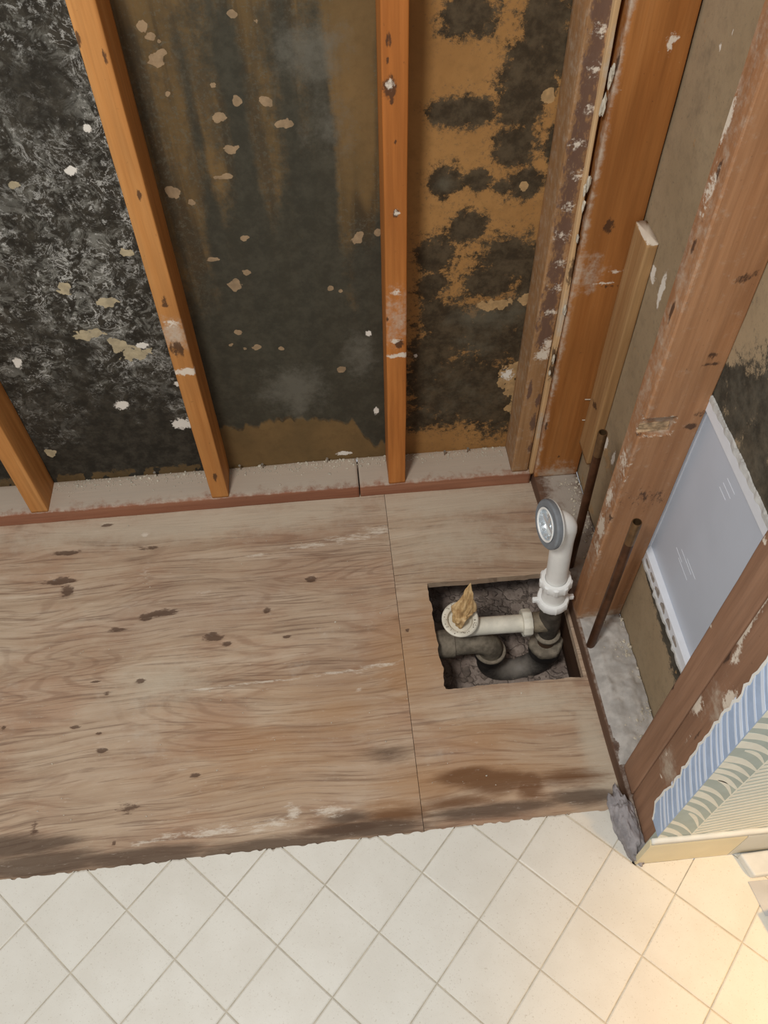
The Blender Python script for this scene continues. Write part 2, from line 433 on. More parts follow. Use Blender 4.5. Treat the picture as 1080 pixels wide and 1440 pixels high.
Y0 = 0.001
def wy(px, py, rx, rz, Y=0.0, s=1.0): c = ony(px, py, Y); return (c[0], c[1], c[2], rx, .012, rz, s)
lumber('stud', XB - 2 * S, XB - 2 * S + .0381, Y0, D - .001, H, WTOP, W_STUD, wall_back, seed=7, label='orange stud beyond the left edge')
lumber('stud', XB - S, XB - S + .0381, Y0, D - .001, H, WTOP, W_STUD, wall_back, seed=3, dark=[wy(20, 610, .006, .02)], label='orange stud at the left edge')
lumber('stud', XB, XB + .0381, Y0, D - .001, H, WTOP, W_STUD, wall_back, seed=4,
       white=[wy(262, 523, .03, .010), wy(272, 524, .02, .008), wy(240, 455, .012, .008, s=.5)],
       dark=[wy(231, 424, .005, .012), wy(250, 490, .014, .022, s=.8), wy(148, 80, .0035, .016), wy(196, 275, .004, .010), wy(110, 55, .004, .014), wy(302, 672, .006, .02, s=.8), wy(232, 430, .008, .006)],
       dust=[wy(245, 470, .03, .04, s=.8)], label='orange stud with a white plaster smear')
lumber('stud', XB + S - .001, XB + S + .0375, Y0, D - .001, H, WTOP, W_STUD_MID, wall_back, seed=5,
       white=[wy(562, 500, .03, .007), wy(556, 480, .012, .006, s=.8), wy(557, 412, .012, .006, s=.6), wy(557, 300, .006, .006, s=.5), wy(548, 118, .007, .007, s=.8)],
       dark=[wy(546, 58, .005, .012), wy(545, 86, .004, .008), wy(548, 122, .013, .018), wy(556, 300, .006, .010), wy(562, 484, .012, .012), wy(557, 200, .003, .005), wy(552, 142, .004, .008), wy(545, 450, .003, .008)],
       dust=[wy(558, 450, .03, .06, s=.5)], label='reddish orange stud with dark nail stains')
lumber('stud', -.0595, -.0215, .006, D - .001, H, WTOP, W_OLD, wall_back, seed=6,
       dark=[(-.040, .004, z, .020, .012, .07, .75) for z in np.arange(.46, 1.5, .07)] + [(-.03, .004, .2, .007, .01, .04), (-.05, .004, .30, .006, .01, .03), (-.028, .004, .27, .008, .01, .03), (-.027, .004, .12, .008, .01, .02)],
       white=[(-.035, .004, .395, .020, .012, .016), (-.03, .004, .42, .012, .01, .02, .7)] + [(-.042 + .012 * rng.random(), .004, z, .014, .01, .009, .35) for z in np.arange(.5, 1.3, .055)],
       dust=[(-.062, .045, z, .006, .05, .10, .12) for z in np.arange(.1, 1.4, .14)], label='narrow stud with peeling dark stain')

# ---------------- right wall
wall_right = empty('wall_right', label='right framing wall of brown studs with brown drywall backs', cat='wall', kind='structure')
XR = 0.0; XD = .0915
def plate_warp(V):
    V = V.copy(); y = V[:, 1]
    V[:, 0] += np.interp(y, [-.86, -.66, -.39, 0, .1], [.012, .004, 0, -.010, -.012]) * np.clip((.06 - V[:, 0]) / .06, 0, 1)
    return V
lumber('sole_plate', XR, XD - .001, -.838, D - .001, -.0015, H, W_PLATE_Y, wall_right, axis=1, seg=.006, dense=9, nside=8, rough=.0014, warp=plate_warp,
       dust=[(.05, y, H + .004, .055, .08, .012, 1.5) for y in np.arange(-.82, 0, .05)], seed=11)
lumber('stud', -.0105, .0885, -.0155, .03, H - .0005, WTOP, W_CORNER, wall_right, seed=12, nside=10,
       dark=[wy(856, 318, .010, .018, -.0155), wy(785, 642, .006, .006, -.0155), wy(870, 85, .002, .02, -.0155), wy(845, 230, .002, .02, -.0155), wy(762, 560, .003, .03, -.0155), wy(858, 403, .02, .004, -.0155, .6), wy(768, 600, .003, .02, -.0155)],
       white=[wy(940, 60, .006, .016, -.0155), wy(951, 52, .005, .004, -.0155), wy(848, 398, .020, .003, -.0155, .5), wy(868, 382, .016, .004, -.0155, .4)],
       dust=[(.04, -.0155, H, .06, .02, .05, .9), wy(830, 385, .03, .04, -.0155, .6)] + [(-.0105, -.016, z, .008, .02, .09, .6) for z in np.arange(.1, 1.3, .12)], label='wide deep orange corner stud')
# stud 2 with a cut notch
big = lumber('stud', .001, XD - .0005, -.3885, -.345, H - .0005, WTOP, W_BROWN, wall_right, seed=13, nside=10,
       dark=[(.002, -.365, z, .006, .005, .02) for z in (.80, .90, 1.0)] + [(.010, -.3885, .95, .002, .01, .03), wy(1000, 500, .012, .006, -.3885, .7), wy(1000, 512, .014, .005, -.3885, .7), wy(972, 600, .010, .008, -.3885, .9), wy(985, 582, .008, .008, -.3885, .9),
             wy(1045, 393, .007, .01, -.3885), wy(1058, 385, .006, .008, -.3885, .8), wy(858, 730, .006, .006, -.3885), wy(910, 700, .03, .02, -.3885, .25)],
       white=[(.002, -.36, .40, .008, .014, .03, .6), (.002, -.365, .32, .010, .018, .03), (.004, -.375, .27, .008, .015, .02, .6), (.002, -.36, .97, .01, .01, .03, .4), (.0, -.35, 1.05, .01, .008, .03, .8), wy(830, 870, .03, .006, -.3885, .7), (.004, -.37, .50, .006, .02, .03, .5)],
       dust=[(.002, -.365, z, .006, .03, .07, .22) for z in np.arange(.25, 1.3, .1)] + [(.05, -.3885, H, .06, .02, .03, .8)], label='brown stud with a notch cut in its edge')
bm = bmesh.new()
bmesh.ops.create_cube(bm, size=1, matrix=Matrix.Translation((.018, -.388, .600)) @ Matrix.Diagonal((.066, .026, .042, 1)))
cutter = from_bm('cutter', bm, None)
md = big.modifiers.new('notch', 'BOOLEAN'); md.operation = 'DIFFERENCE'; md.object = cutter; md.solver = 'EXACT'
bpy.context.view_layer.update()
dg = bpy.context.evaluated_depsgraph_get()
nm = bpy.data.meshes.new_from_object(big.evaluated_get(dg)); big.modifiers.clear()
big.data = nm; bpy.data.objects.remove(cutter, do_unlink=True)
nm.polygons.foreach_set('use_smooth', [False] * len(nm.polygons))
# the fresh wood inside the notch
bm = bmesh.new(); bmesh.ops.create_cube(bm, size=1, matrix=Matrix.Translation((.026, -.3745, .588)) @ Matrix.Diagonal((.046, .004, .018, 1)))
bmesh.ops.subdivide_edges(bm, edges=bm.edges[:], cuts=3, use_grid_fill=True)
for v in bm.verts: v.co += Vector(rng.normal(0, .0009, 3))
from_bm('torn_fibres', bm, plain('fresh_torn_wood', (206, 176, 138), .8, var=.3, scale=80), big)

XS = .0135
def wx(px, py, ry, rz, X=XS, s=1.0): c = onx(px, py, X); return (c[0], c[1], c[2], .012, ry, rz, s)
lumber('stud', XS, XD, -.7495, -.698, H - .0005, WTOP, W_POST, wall_right, seed=14, nside=8,
       white=[wx(993, 870, .007, .012), wx(965, 900, .005, .03, s=.7), wx(1075, 760, .005, .006), wx(1000, 880, .004, .006), wx(925, 980, .004, .02, s=.5), wx(940, 960, .003, .02, s=.5)],
       dark=[wx(945, 965, .006, .012, s=.7)], label='brown stud beside the access panel')
lumber('stud', XS, XD - .012, -.838, -.7515, H - .0005, WTOP, W_POST, wall_right, seed=15, nside=10,
       white=[wx(1050, 885, .006, .04), wx(1035, 925, .006, .03), wx(1070, 850, .006, .03), wx(980, 990, .014, .03, s=.8), wx(1025, 985, .012, .03, s=.9), wx(962, 1000, .006, .02, s=.7), wx(937, 1060, .003, .006), wx(930, 1092, .004, .004), wx(970, 1040, .003, .03, s=.5)],
       dark=[wx(1022, 925, .006, .018), wx(982, 980, .005, .014), wx(978, 1040, .003, .05), wx(1070, 838, .006, .02), wx(1027, 990, .004, .01)],
       dust=[wx(940, 1080, .03, .04, s=.8), wx(1010, 1000, .03, .04, s=.5)], label='scarred brown stud at the papered corner')
# tan batten on the drywall back, beside the corner stud
lumber('batten', .072, .0915, -.088, -.021, .158, .703, W_BATTEN, wall_right, seed=16,
       white=[(.082, -.055, .705, .02, .05, .006, 1.5)], dark=[(.07, -.05, .3, .01, .02, .01, .6)], label='short tan batten with a sawn top')
# pale shim wedged in the gap between the two corner studs
def shim_warp(V):
    V = V.copy(); V[:, 0] += np.interp(V[:, 2], [0, .5, 1.1, 2.3], [.003, .001, -.008, -.012]) ; V[:, 1] += .003 * np.sin(V[:, 2] * 9); return V
lumber('shim', -.0215, -.0135, -.006, .03, H, WTOP, W_SHIM, wall_right, seed=17, nside=3, r=.001, rough=.002, warp=shim_warp,
       dark=[(-.017, -.006, z, .01, .01, .03, .7) for z in (.36, .40, .6)], dust=[(-.017, -.006, z, .01, .02, .06) for z in (.2, .5, .95)], label='pale wood shim in the corner gap')

# drywall back of the right wall with the access opening
OY0, OY1, OZ0, OZ1 = -.64, -.36, .238, .654
sx = lambda x, y, a, b, s=1.0: spot_x(x, y, a, b, XD, s=s)
mold_r = [sx(1045, 575, .03, .09), sx(1060, 640, .05, .08), sx(1035, 545, .03, .05), sx(1075, 690, .04, .06), sx(1010, 560, .03, .06), sx(1070, 560, .05, .06, .7), sx(1020, 610, .02, .05), sx(1055, 700, .03, .04)] + \
         [sx(a, b, .045, .040, 1.4) for a, b in ((925, 815), (936, 850), (946, 885), (955, 920), (930, 835), (962, 945))] + [(XD, y, OZ0 - .006, .03, .05, r, 1.3) for y, r in ((-.45, .014), (-.50, .022), (-.55, .030), (-.60, .038), (-.64, .042))]
tops = np.concatenate([np.arange(H - .004, 1.3, .005), np.linspace(1.32, WTOP, 14)])
sheet('drywall_sheet', np.arange(-.70, .0875, .005), tops, ('x', XD), B4, wall_right, {
    'mold': mold_r, 'haze': [sx(1050, 640, .08, .08, .45), sx(1070, 700, .06, .05, .6), sx(860, 640, .06, .06, .5), sx(980, 150, .05, .1, .2)],
    'peel': [sx(825, 700, .05, .02, .7), sx(853, 640, .03, .02, .5)], 'white': [sx(930, 408, .010, .035), sx(918, 385, .012, .016, .8), sx(853, 622, .008, .02), sx(862, 645, .008, .02), sx(1012, 68, .004, .006), sx(1030, 45, .003, .006)]},
    omit=(OY0, OY1, OZ0, OZ1), jitter=.004, label='grey-brown drywall back with a cut opening')
# broken gypsum core showing white along the cut
G = plain('broken_gypsum', (206, 205, 200), .9, var=.12, scale=60, bump=.4)
def ragged_strip(name, y0, y1, z, h, parent, seed, up=1):
    n = 110; V = []; F = []
    for i in range(n + 1):
        y = y0 + (y1 - y0) * i / n
        w = h * (.75 + .35 * vnoise(np.array([[y, seed, 0]]), 45, seed)[0] + .15 * rng.random())
        t = .004 * vnoise(np.array([[y, seed, 3]]), 110, seed)[0]
        for dx in (XD - .0015 - t, XD + .011):
            V += [(dx, y, z), (dx, y, z + up * w)]
    for i in range(n):
        a = i * 4; b = a + 4
        F += [(a, a + 1, b + 1, b), (a + 2, b + 2, b + 3, a + 3), (a + 1, a + 3, b + 3, b + 1), (a, b, b + 2, a + 2)]
    F += [(0, 2, 3, 1), (n * 4, n * 4 + 1, n * 4 + 3, n * 4 + 2)]
    return obj(name, V, F, G, parent)
ragged_strip('gypsum_edge', -.69, -.375, OZ1 - .004, .009, wall_right, 5)
ragged_strip('gypsum_edge', -.69, -.375, OZ0 + .003, .006, wall_right, 9, -1)

# ---------------- papered wing wall
wall_front = empty('wall_front', label='short wing wall with palm leaf wallpaper', cat='wall', kind='structure')
XW, YW = .0065, -.8485
P_BG = plain('wallpaper_sage', (180, 190, 180), .7, var=.05, scale=30)
P_LEAF = plain('wallpaper_cream_leaf', (240, 236, 218), .7, var=.04, scale=40)
P_COOL_LIT = plain('wallpaper_cool_lit', (174, 193, 220), .7, var=.06, scale=40)  # cool light from the left painted into the paper of the side strip
P_LINE = plain('wallpaper_line_cool_lit', (222, 232, 246), .7, var=.03, scale=40)  # cream leaf lines, tinted by the same painted cool light
P_EDGE = plain('torn_paper_edge', (240, 238, 230), .9, var=.05)
# front sheet (faces the room)
bm = bmesh.new()
def bbox(bm, x0, x1, y0, y1, z0, z1, bev=0.0, seg=2):
    r = bmesh.ops.create_cube(bm, size=1, matrix=Matrix.Translation(((x0 + x1) / 2, (y0 + y1) / 2, (z0 + z1) / 2)) @ Matrix.Diagonal((x1 - x0, y1 - y0, z1 - z0, 1)))
    vs = r['verts']
    if bev:
        es = list({e for v in vs for e in v.link_edges})
        bmesh.ops.bevel(bm, geom=es, offset=bev, segments=seg, profile=.5, affect='EDGES')
    return vs
bbox(bm, XW + .0012, .62, YW, -.8385, .009, WTOP)
ws = from_bm('wallpapered_sheet', bm, P_BG, wall_front)
def prism(quads_list, plane, c, t, name, mat, parent):
    """flat print: polygons in (u, z) laid t proud of the plane (x = c or y = c), facing the negative side"""
    V = []; F = []
    for poly in quads_list:
        n = len(poly); b = len(V)
        for (u, z) in poly: V.append((u, c - t, z) if plane == 'y' else (c - t, u, z))
        for (u, z) in poly: V.append((u, c + .0001, z) if plane == 'y' else (c + .0001, u, z))
        F.append(tuple(range(b, b + n)))
        for i in range(n): F.append((b + i, b + n + i, b + n + (i + 1) % n, b + (i + 1) % n))
    bm = bmesh.new()
    vs = [bm.verts.new(v) for v in V]
    for f in F:
        try: bm.faces.new([vs[i] for i in f])
        except ValueError: pass
    return from_bm(name, bm, mat, parent)
spx = lambda z: .064 + .05 * max(0, z - .18) ** 1.5
leaf = []; k = 0; z = .06
while z < 2.1:
    x1 = spx(z); ang = .070 + .015 * math.sin(z * 9)
    w = .0165 + .004 * math.sin(k * 2.3)
    x0 = XW + .0014
    if k % 5 == 3: x0 = XW + .018
    pts = []
    m = 8
    up = []; dn = []
    for i in range(m + 1):
        t = i / m; x = x1 + (x0 - x1) * t
        zc = z + ang * t + .010 * math.sin(t * 3.1)
        ww = w * (.25 + 1.5 * t * (1 - t * .45)) if x0 < XW + .01 else w * (.25 + 2.2 * t * (1 - t))
        up.append((x, zc + ww * .5)); dn.append((x, zc - ww * .5))
    leaf.append(up + dn[::-1])
    z += .030 + .006 * math.sin(z * 13); k += 1
prism(leaf, 'y', YW, .0004, 'leaf_print', P_LEAF, ws)
sp_poly = []
zz = np.linspace(.05, 2.1, 60)
sp_poly = [(spx(a) - .0012, a) for a in zz] + [(spx(a) + .0012, a) for a in zz[::-1]]
prism([[(spx(a) - .0012, a), (spx(b) - .0012, b), (spx(b) + .0012, b), (spx(a) + .0012, a)] for a, b in zip(zz[:-1], zz[1:])], 'y', YW, .0005, 'spine_print', P_LEAF, ws)
lines = []
z = .0
while z < 2.1:
    pa = []; pb = []
    for i in range(9):
        t = i / 8; x = spx(max(z, .05)) + .001 + t * .40
        zc = z + .15 * t - .05 * t * t
        pa.append((x, zc + .0052)); pb.append((x, zc - .0052))
    lines.append(pa + pb[::-1]); z += .0165
prism(lines, 'y', YW, .0003, 'stripe_print', P_LEAF, ws)
# side strip with a torn edge, wrapping the corner onto the stud
n = 150; V = []; F = []
zs_ = np.concatenate([np.linspace(.135, 1.2, n), np.linspace(1.25, WTOP, 10)])
yr = [-.807 + .010 * (vnoise(np.array([[z, 0, 0]]), 14, 3)[0] - .5) + .006 * (vnoise(np.array([[z, 0, 0]]), 70, 6)[0] - .5) for z in zs_]
for z, y in zip(zs_, yr):
    y = y + max(0, (.17 - z)) * -.4
    V += [(XW, YW, z), (XW, y, z), (XS - .0003, y + .0015, z), (XW + .0011, YW, z)]
N_ = len(zs_)
for i in range(N_ - 1):
    a = i * 4; b = a + 4
    for q in range(4): F.append((a + q, b + q, b + (q + 1) % 4, a + (q + 1) % 4))
F += [(0, 1, 2, 3), tuple((N_ - 1) * 4 + q for q in (3, 2, 1, 0))]
strip = obj('wallpaper_return', V, F, P_COOL_LIT, wall_front)
st = []; z = .11; k = 0
while z < 2.2:
    w = .0034 + .002 * (k % 3 == 0)
    pa = []; pb = []
    for i in range(7):
        t = i / 6; y = YW + .0005 + t * .043
        yl = float(np.interp(z, zs_, yr)) - .001
        y = min(y, yl)
        zc = z + .03 * t + .010 * t * t
        pa.append((y, zc + w)); pb.append((y, zc - w))
    if zc < WTOP - .02 and z > .14: st.append(pa + pb[::-1])
    z += .024 + .006 * math.sin(k * 1.7); k += 1
prism(st, 'x', XW, .0003, 'stripe_print', P_LINE, strip)
# torn white edge
V = []; F = []
for z, y in zip(zs_[:n], yr[:n]):
    y = y + max(0, (.17 - z)) * -.4
    V += [(XW - .0006, y - .0022 - .002 * vnoise(np.array([[z, 1, 0]]), 160, 2)[0], z), (XW - .0006, y + .0008, z), (XS - .0004, y + .0022, z), (XS - .0004, y, z)]
for i in range(n - 1):
    a = i * 4; b = a + 4
    for q in range(4): F.append((a + q, b + q, b + (q + 1) % 4, a + (q + 1) % 4))
F += [(0, 1, 2, 3), tuple((n - 1) * 4 + q for q in (3, 2, 1, 0))]
obj('torn_edge', V, F, P_EDGE, strip)

# baseboard in two lengths
baseboard = empty('baseboard_front', label='cream baseboard along the palm wallpaper wall', cat='baseboard', kind='structure')
M_BASE = plain('cream_painted_base', (226, 214, 178), .45, var=.04, scale=12)
M_BASE_SHADED = plain('cream_base_shaded', (206, 206, 196), .45, var=.04, scale=12)  # same cream board, its shade put into the colour as grey
def base_piece(x0, x1, mat):
    pr_ = [(YW - .0003, .009), (YW - .0095, .009), (YW - .0095, .112), (YW - .0080, .119), (YW - .0050, .123), (YW - .0003, .124)]
    V = []; m = max(2, int((x1 - x0) / .01)); F = []
    for i in range(m + 1):
        x = x0 + (x1 - x0) * i / m
        for (y, z) in pr_: V.append((x, y, z + (.0012 * math.sin(x * 180 + y * 900) if z > .115 else 0)))
    q = len(pr_)
    for i in range(m):
        for j in range(q): F.append((i * q + j, i * q + (j + 1) % q, (i + 1) * q + (j + 1) % q, (i + 1) * q + j))
    F += [tuple(range(q))[::-1], tuple(m * q + j for j in range(q))]
    return obj('baseboard_length', V, F, mat, baseboard)
base_piece(-.004, .158, M_BASE); base_piece(.1592, .62, M_BASE_SHADED)
# lumpy caulk line on top of it
V = []; F = []; m = 90
for i in range(m + 1):
    x = -.002 + .6 * i / m; h = .003 + .006 * vnoise(np.array([[x, 0, 0]]), 45, 12)[0]
    V += [(x, YW - .0092, .1215), (x, YW - .006, .124 + h * .6), (x, YW - .0006, .124 + h), (x, YW - .0006, .1215)]
for i in range(m):
    a = i * 4; b = a + 4
    for q in range(4): F.append((a + q, a + (q + 1) % 4, b + (q + 1) % 4, b + q))
F += [(3, 2, 1, 0), (m * 4, m * 4 + 1, m * 4 + 2, m * 4 + 3)]
obj('caulk_line', V, F, plain('white_caulk', (240, 238, 226), .6, var=.04), baseboard, True)

# ---------------- plywood subfloor
subfloor = empty('floor_subfloor', label='bare stained plywood subfloor of the tub alcove', cat='floor', kind='structure')
def ply_mat():
    t = NT('weathered_plywood'); v = t.n('ShaderNodeTexCoord').outputs['Object']
    r = t.n('ShaderNodeObjectInfo').outputs['Random']
    v = t.n('ShaderNodeVectorMath', _operation='ADD', i0=v, i1=t.math('MULTIPLY', r, 11.0)).outputs[0]
    warp = t.n('ShaderNodeTexNoise', Vector=t.scale(v, (1.1, 3.2, 1)), Scale=1.6, Detail=2.0).outputs['Color']
    wv = t.n('ShaderNodeVectorMath', _operation='ADD', i0=v, i1=t.scale(warp, (0, .10, 0))).outputs[0]
    # broad cathedral figure
    fig = t.noise(t.scale(wv, (1.0, 7.0, 1)), 1.1, 2, .45)
    rings = t.math('SINE', t.math('MULTIPLY', fig, 150.0))
    fine = t.noise(t.scale(wv, (7.0, 210.0, 1)), 1.0, 5, .65)
    streak = t.noise(t.scale(wv, (2.4, 34.0, 1)), 1.0, 5, .62)
    big = t.noise(v, 3.2, 4, .55)
    blot = t.noise(t.scale(v, (1.0, 2.0, 1)), 4.5, 5, .65)
    col = t.ramp(streak, [(.25, lin(160, 134, 110)), (.5, lin(192, 168, 142)), (.75, lin(210, 190, 166))])
    col = t.mix(t.rng(blot, .42, .68, 0, .65), col, lin(172, 134, 106))
    col = t.mix(t.rng(big, .45, .7, 0, .4), col, lin(160, 132, 112))
    col = t.mix(t.math('MULTIPLY', t.rng(rings, .3, 1.0, 0, .30), t.rng(blot, .3, .6)), col, lin(122, 88, 66))
    col = t.mix(t.rng(fine, .50, .66, 0, .55), col, lin(110, 86, 70))
    col = t.mix(t.rng(fine, .2, .42, .28, 0), col, lin(206, 190, 168))
    col = t.mix(t.rng(t.noise(v, 9, 6, .7), .55, .8, 0, .5), col, lin(196, 184, 168))
    # stains with shapes of their own
    col, _ = t.stain(col, 'dust', lin(200, 186, 164), v, 26, 1.1, -.3, .6, .8)
    w2 = t.scale(wv, (2.2, 16, 1))
    def grain_stain(col, a, c, lo, hi, st, amp=1.3):
        nz = t.math('MULTIPLY', t.math('SUBTRACT', t.noise(w2, 3.0, 6, .7), .5), amp)
        return t.mix(t.rng(t.math('ADD', t.attr(a), nz), lo, hi, 0, st), col, c)
    col = grain_stain(col, 'warm', lin(176, 134, 92), -.3, .8, .6)
    col = grain_stain(col, 'brown', lin(104, 68, 40), -.2, .5, .8)
    col = grain_stain(col, 'damp', lin(84, 68, 56), -.2, .5, .8)
    col, _ = t.stain(col, 'dark', lin(92, 70, 56), t.scale(wv, (1, 3.5, 1)), 42, 2.0, .0, .35, .85)
    col, _ = t.stain(col, 'white', lin(222, 210, 192), t.scale(wv, (1, 3.5, 1)), 50, 3.0, .0, .8, .8)
    h = t.math('ADD', t.math('MULTIPLY', fine, .7), t.math('MULTIPLY', streak, .6))
    t.bump(h, .45, .002)
    return t.out(col, .75, 0, .22)
M_PLY = ply_mat()
sz = spot_z
ply_at = dict(
    dark=[sz(85, 817, 26, 6), sz(95, 830, 10, 10, s=.8), sz(225, 862, 28, 6), sz(205, 868, 12, 6), sz(300, 896, 16, 8), sz(318, 905, 8, 4), sz(438, 814, 10, 5), sz(403, 895, 7, 3), sz(375, 858, 6, 4, s=.7), sz(95, 777, 22, 4),
          sz(165, 885, 14, 4, s=.7), sz(197, 957, 10, 4), sz(106, 1022, 9, 3), sz(139, 1031, 6, 3), sz(143, 1055, 9, 4), sz(275, 1090, 9, 4, s=.7), sz(182, 1136, 16, 9, s=.45), sz(5, 1023, 3, 3), sz(48, 1165, 6, 10, s=.5), sz(160, 1185, 3, 4), sz(573, 886, 3, 3), sz(150, 738, 10, 2), sz(135, 958, 8, 2), sz(150, 975, 6, 3, s=.7), sz(210, 770, 22, 3, s=.5)],
    white=[sz(412, 1142, 13, 14, s=.8), sz(375, 1162, 40, 9, s=.6), sz(300, 1170, 60, 9, s=.6), sz(390, 1156, 16, 9, s=.7), sz(200, 1185, 26, 5, s=.7), sz(240, 1175, 22, 5), sz(265, 1142, 6, 2), sz(465, 1140, 26, 10, s=.6), sz(490, 757, 46, 5, s=.7), sz(430, 768, 44, 4, s=.6), sz(530, 746, 26, 7, s=.8), sz(360, 781, 40, 3, s=.5),
           sz(380, 958, 60, 2, s=.8), sz(480, 945, 50, 2), sz(535, 935, 30, 3), sz(300, 968, 40, 2, s=.7), sz(204, 752, 5, 5), sz(290, 832, 12, 5, s=.3), sz(205, 805, 8, 10, s=.25), sz(505, 970, 5, 3)],
    dust=[sz(270, 735, 320, 26, s=.8), sz(640, 705, 130, 26, s=.9), sz(640, 760, 90, 40, s=.5), sz(840, 1060, 24, 90, s=.9), sz(745, 990, 90, 26, s=.5), sz(450, 700, 90, 30, s=.8), sz(860, 1100, 20, 50), sz(230, 960, 60, 30, s=.4)],
    warm=[sz(570, 930, 60, 90, s=.8), sz(600, 1100, 90, 50, s=.8), sz(480, 1000, 120, 70, s=.5), sz(700, 1090, 140, 45, s=.8), sz(680, 1030, 110, 40, s=.5), sz(400, 1060, 200, 70, s=.4), sz(610, 900, 26, 90, s=.7), sz(560, 1140, 60, 26)],
    brown=[sz(700, 1100, 55, 20), sz(745, 1105, 26, 22), sz(660, 1092, 50, 14), sz(800, 1095, 60, 14, s=.5), sz(560, 1145, 60, 14, s=.8), sz(640, 1130, 60, 12, s=.6), sz(480, 1165, 60, 10)],
    damp=[sz(60, 1215, 120, 20), sz(200, 1205, 120, 16), sz(380, 1190, 130, 16), sz(520, 1165, 110, 14), sz(690, 1140, 130, 12), sz(820, 1120, 60, 16), sz(550, 1060, 36, 14, s=.35), sz(30, 1190, 80, 18), sz(490, 1150, 40, 12, s=.7)])
def ply(name, xs, ys, hole, label, seed):
    X, Y = np.meshgrid(xs, ys, indexing='ij'); nx, ny = X.shape
    P = np.zeros((nx * ny, 3)); P[:, 0] = X.ravel(); P[:, 1] = Y.ravel()
    bm = bmesh.new()
    at = {k_: blobs(P, l) for k_, l in ply_at.items()}
    Z = (fbm(P * np.array([.25, 2.0, 1]), 22, 3, seed) - .5) * .0014 - .0022 * np.clip(at['dark'] * 3, 0, 1)
    P[:, 2] = Z
    if hole:
        hx0, hx1, hy0, hy1 = hole
        def near(a, b): return np.abs(a - b) < 1e-6
        inx = (P[:, 0] > hx0 - 1e-6) & (P[:, 0] < hx1 + 1e-6); iny = (P[:, 1] > hy0 - 1e-6) & (P[:, 1] < hy1 + 1e-6)
        j = (fbm(P, 55, 3, 9) - .5)
        e = near(P[:, 0], hx0) & iny; P[e, 0] += j[e] * .010 + np.interp(P[e, 1], [hy0, hy1], [.0035, -.0035])
        e = near(P[:, 1], hy0) & inx; P[e, 1] += j[e] * .005
        e = near(P[:, 1], hy1) & inx; P[e, 1] += j[e] * .004
    F = []
    xc = (xs[:-1] + xs[1:]) / 2; yc = (ys[:-1] + ys[1:]) / 2
    for i in range(nx - 1):
        for q in range(ny - 1):
            if hole and hx0 < xc[i] < hx1 and hy0 < yc[q] < hy1: continue
            F.append((i * ny + q, (i + 1) * ny + q, (i + 1) * ny + q + 1, i * ny + q + 1))
    N = len(P)
    Q = P.copy(); Q[:, 2] = -.018
    cnt = {}
    for f in F:
        for a, b in zip(f, f[1:] + f[:1]): cnt[(a, b)] = 1
    walls = [(b, a, a + N, b + N) for (a, b) in cnt if (b, a) not in cnt]
    FF = F + [tuple(i + N for i in f[::-1]) for f in F] + walls
    used = sorted({i for f in FF for i in f}); remap = {o_: n_ for n_, o_ in enumerate(used)}
    VV = np.vstack([P, Q])[used]
    at2 = {k_: np.concatenate([a, np.full(N, -1.0)])[used] for k_, a in at.items()}
    o = obj(name, VV, [tuple(remap[i] for i in f) for f in FF], M_PLY, subfloor, False, at2, origin=(0, 0, 0), label=label)
    return smooth_by_angle(o, 50)
SE = -.3572
ply('plywood_panel', np.linspace(-1.95, SE - .0004, 400), np.concatenate([np.linspace(-.80, -.0005, 210), [.05, .1]]), None, 'long stained plywood panel', 3)
xs2 = np.concatenate([np.linspace(SE + .0006, -.2845, 20)[:-1], np.linspace(-.2845, -.0055, 75)[:-1], np.array([-.0055, .012, .09])])
ys2 = np.concatenate([np.linspace(-.80, -.5000, 80)[:-1], np.linspace(-.5000, -.2525, 64)[:-1], np.linspace(-.2525, -.0005, 66), [.05, .1]])
xs2 = xs2
p2 = ply('plywood_panel', xs2, ys2, (-.2845, -.0055, -.5000, -.2525), 'plywood panel with a square hole', 8)
# joist and soil under the hole
j_ = lumber('floor_joist', -.004, .034, -.80, .09, -.115, -.0185, W_JOIST, None, axis=1, seg=.01, dense=9, nside=4, seed=21)
tag(j_, 'dark floor joist beside the drain hole', 'joist', kind='structure')
def soil_mat():
    t = NT('dry_cracked_soil'); v = t.coord(False)
    n = t.noise(v, 18, 6, .65); n2 = t.noise(v, 90, 5, .7)
    dv = t.n('ShaderNodeVectorMath', _operation='ADD', i0=v, i1=t.n('ShaderNodeVectorMath', _operation='SCALE', i0=t.n('ShaderNodeTexNoise', Vector=v, Scale=30.0, Detail=3.0).outputs['Color'], Scale=.05)).outputs[0]
    e = t.n('ShaderNodeTexVoronoi', _feature='DISTANCE_TO_EDGE', Vector=dv, Scale=26.0).outputs['Distance']
    col = t.mix(t.rng(n, .3, .7), lin(140, 124, 114), lin(176, 160, 148))
    col = t.mix(t.rng(n2, .45, .75, 0, .5), col, lin(86, 72, 62))
    col = t.mix(t.rng(e, .0, .03, .55, 0), col, lin(80, 68, 60))
    t.bump(t.math('ADD', t.math('MULTIPLY', n2, .6), t.rng(e, 0, .09)), .6, .006)
    return t.out(col, .95, 0, .1)
M_SOIL = soil_mat()
gx = np.linspace(-.72, .10, 130); gy = np.linspace(-.86, .16, 150)
X, Y = np.meshgrid(gx, gy, indexing='ij'); P = np.c_[X.ravel(), Y.ravel(), np.zeros(X.size)]
z = -.205 + (fbm(P, 14, 4, 31) - .5) * .035 + (fbm(P, 50, 3, 33) - .5) * .014
z += .035 * np.exp(-(((P[:, 0] + .17) / .07) ** 2 + ((P[:, 1] + .27) / .05) ** 2))
ed = np.minimum.reduce([P[:, 0] + .72, .10 - P[:, 0], P[:, 1] + .86, .16 - P[:, 1]])
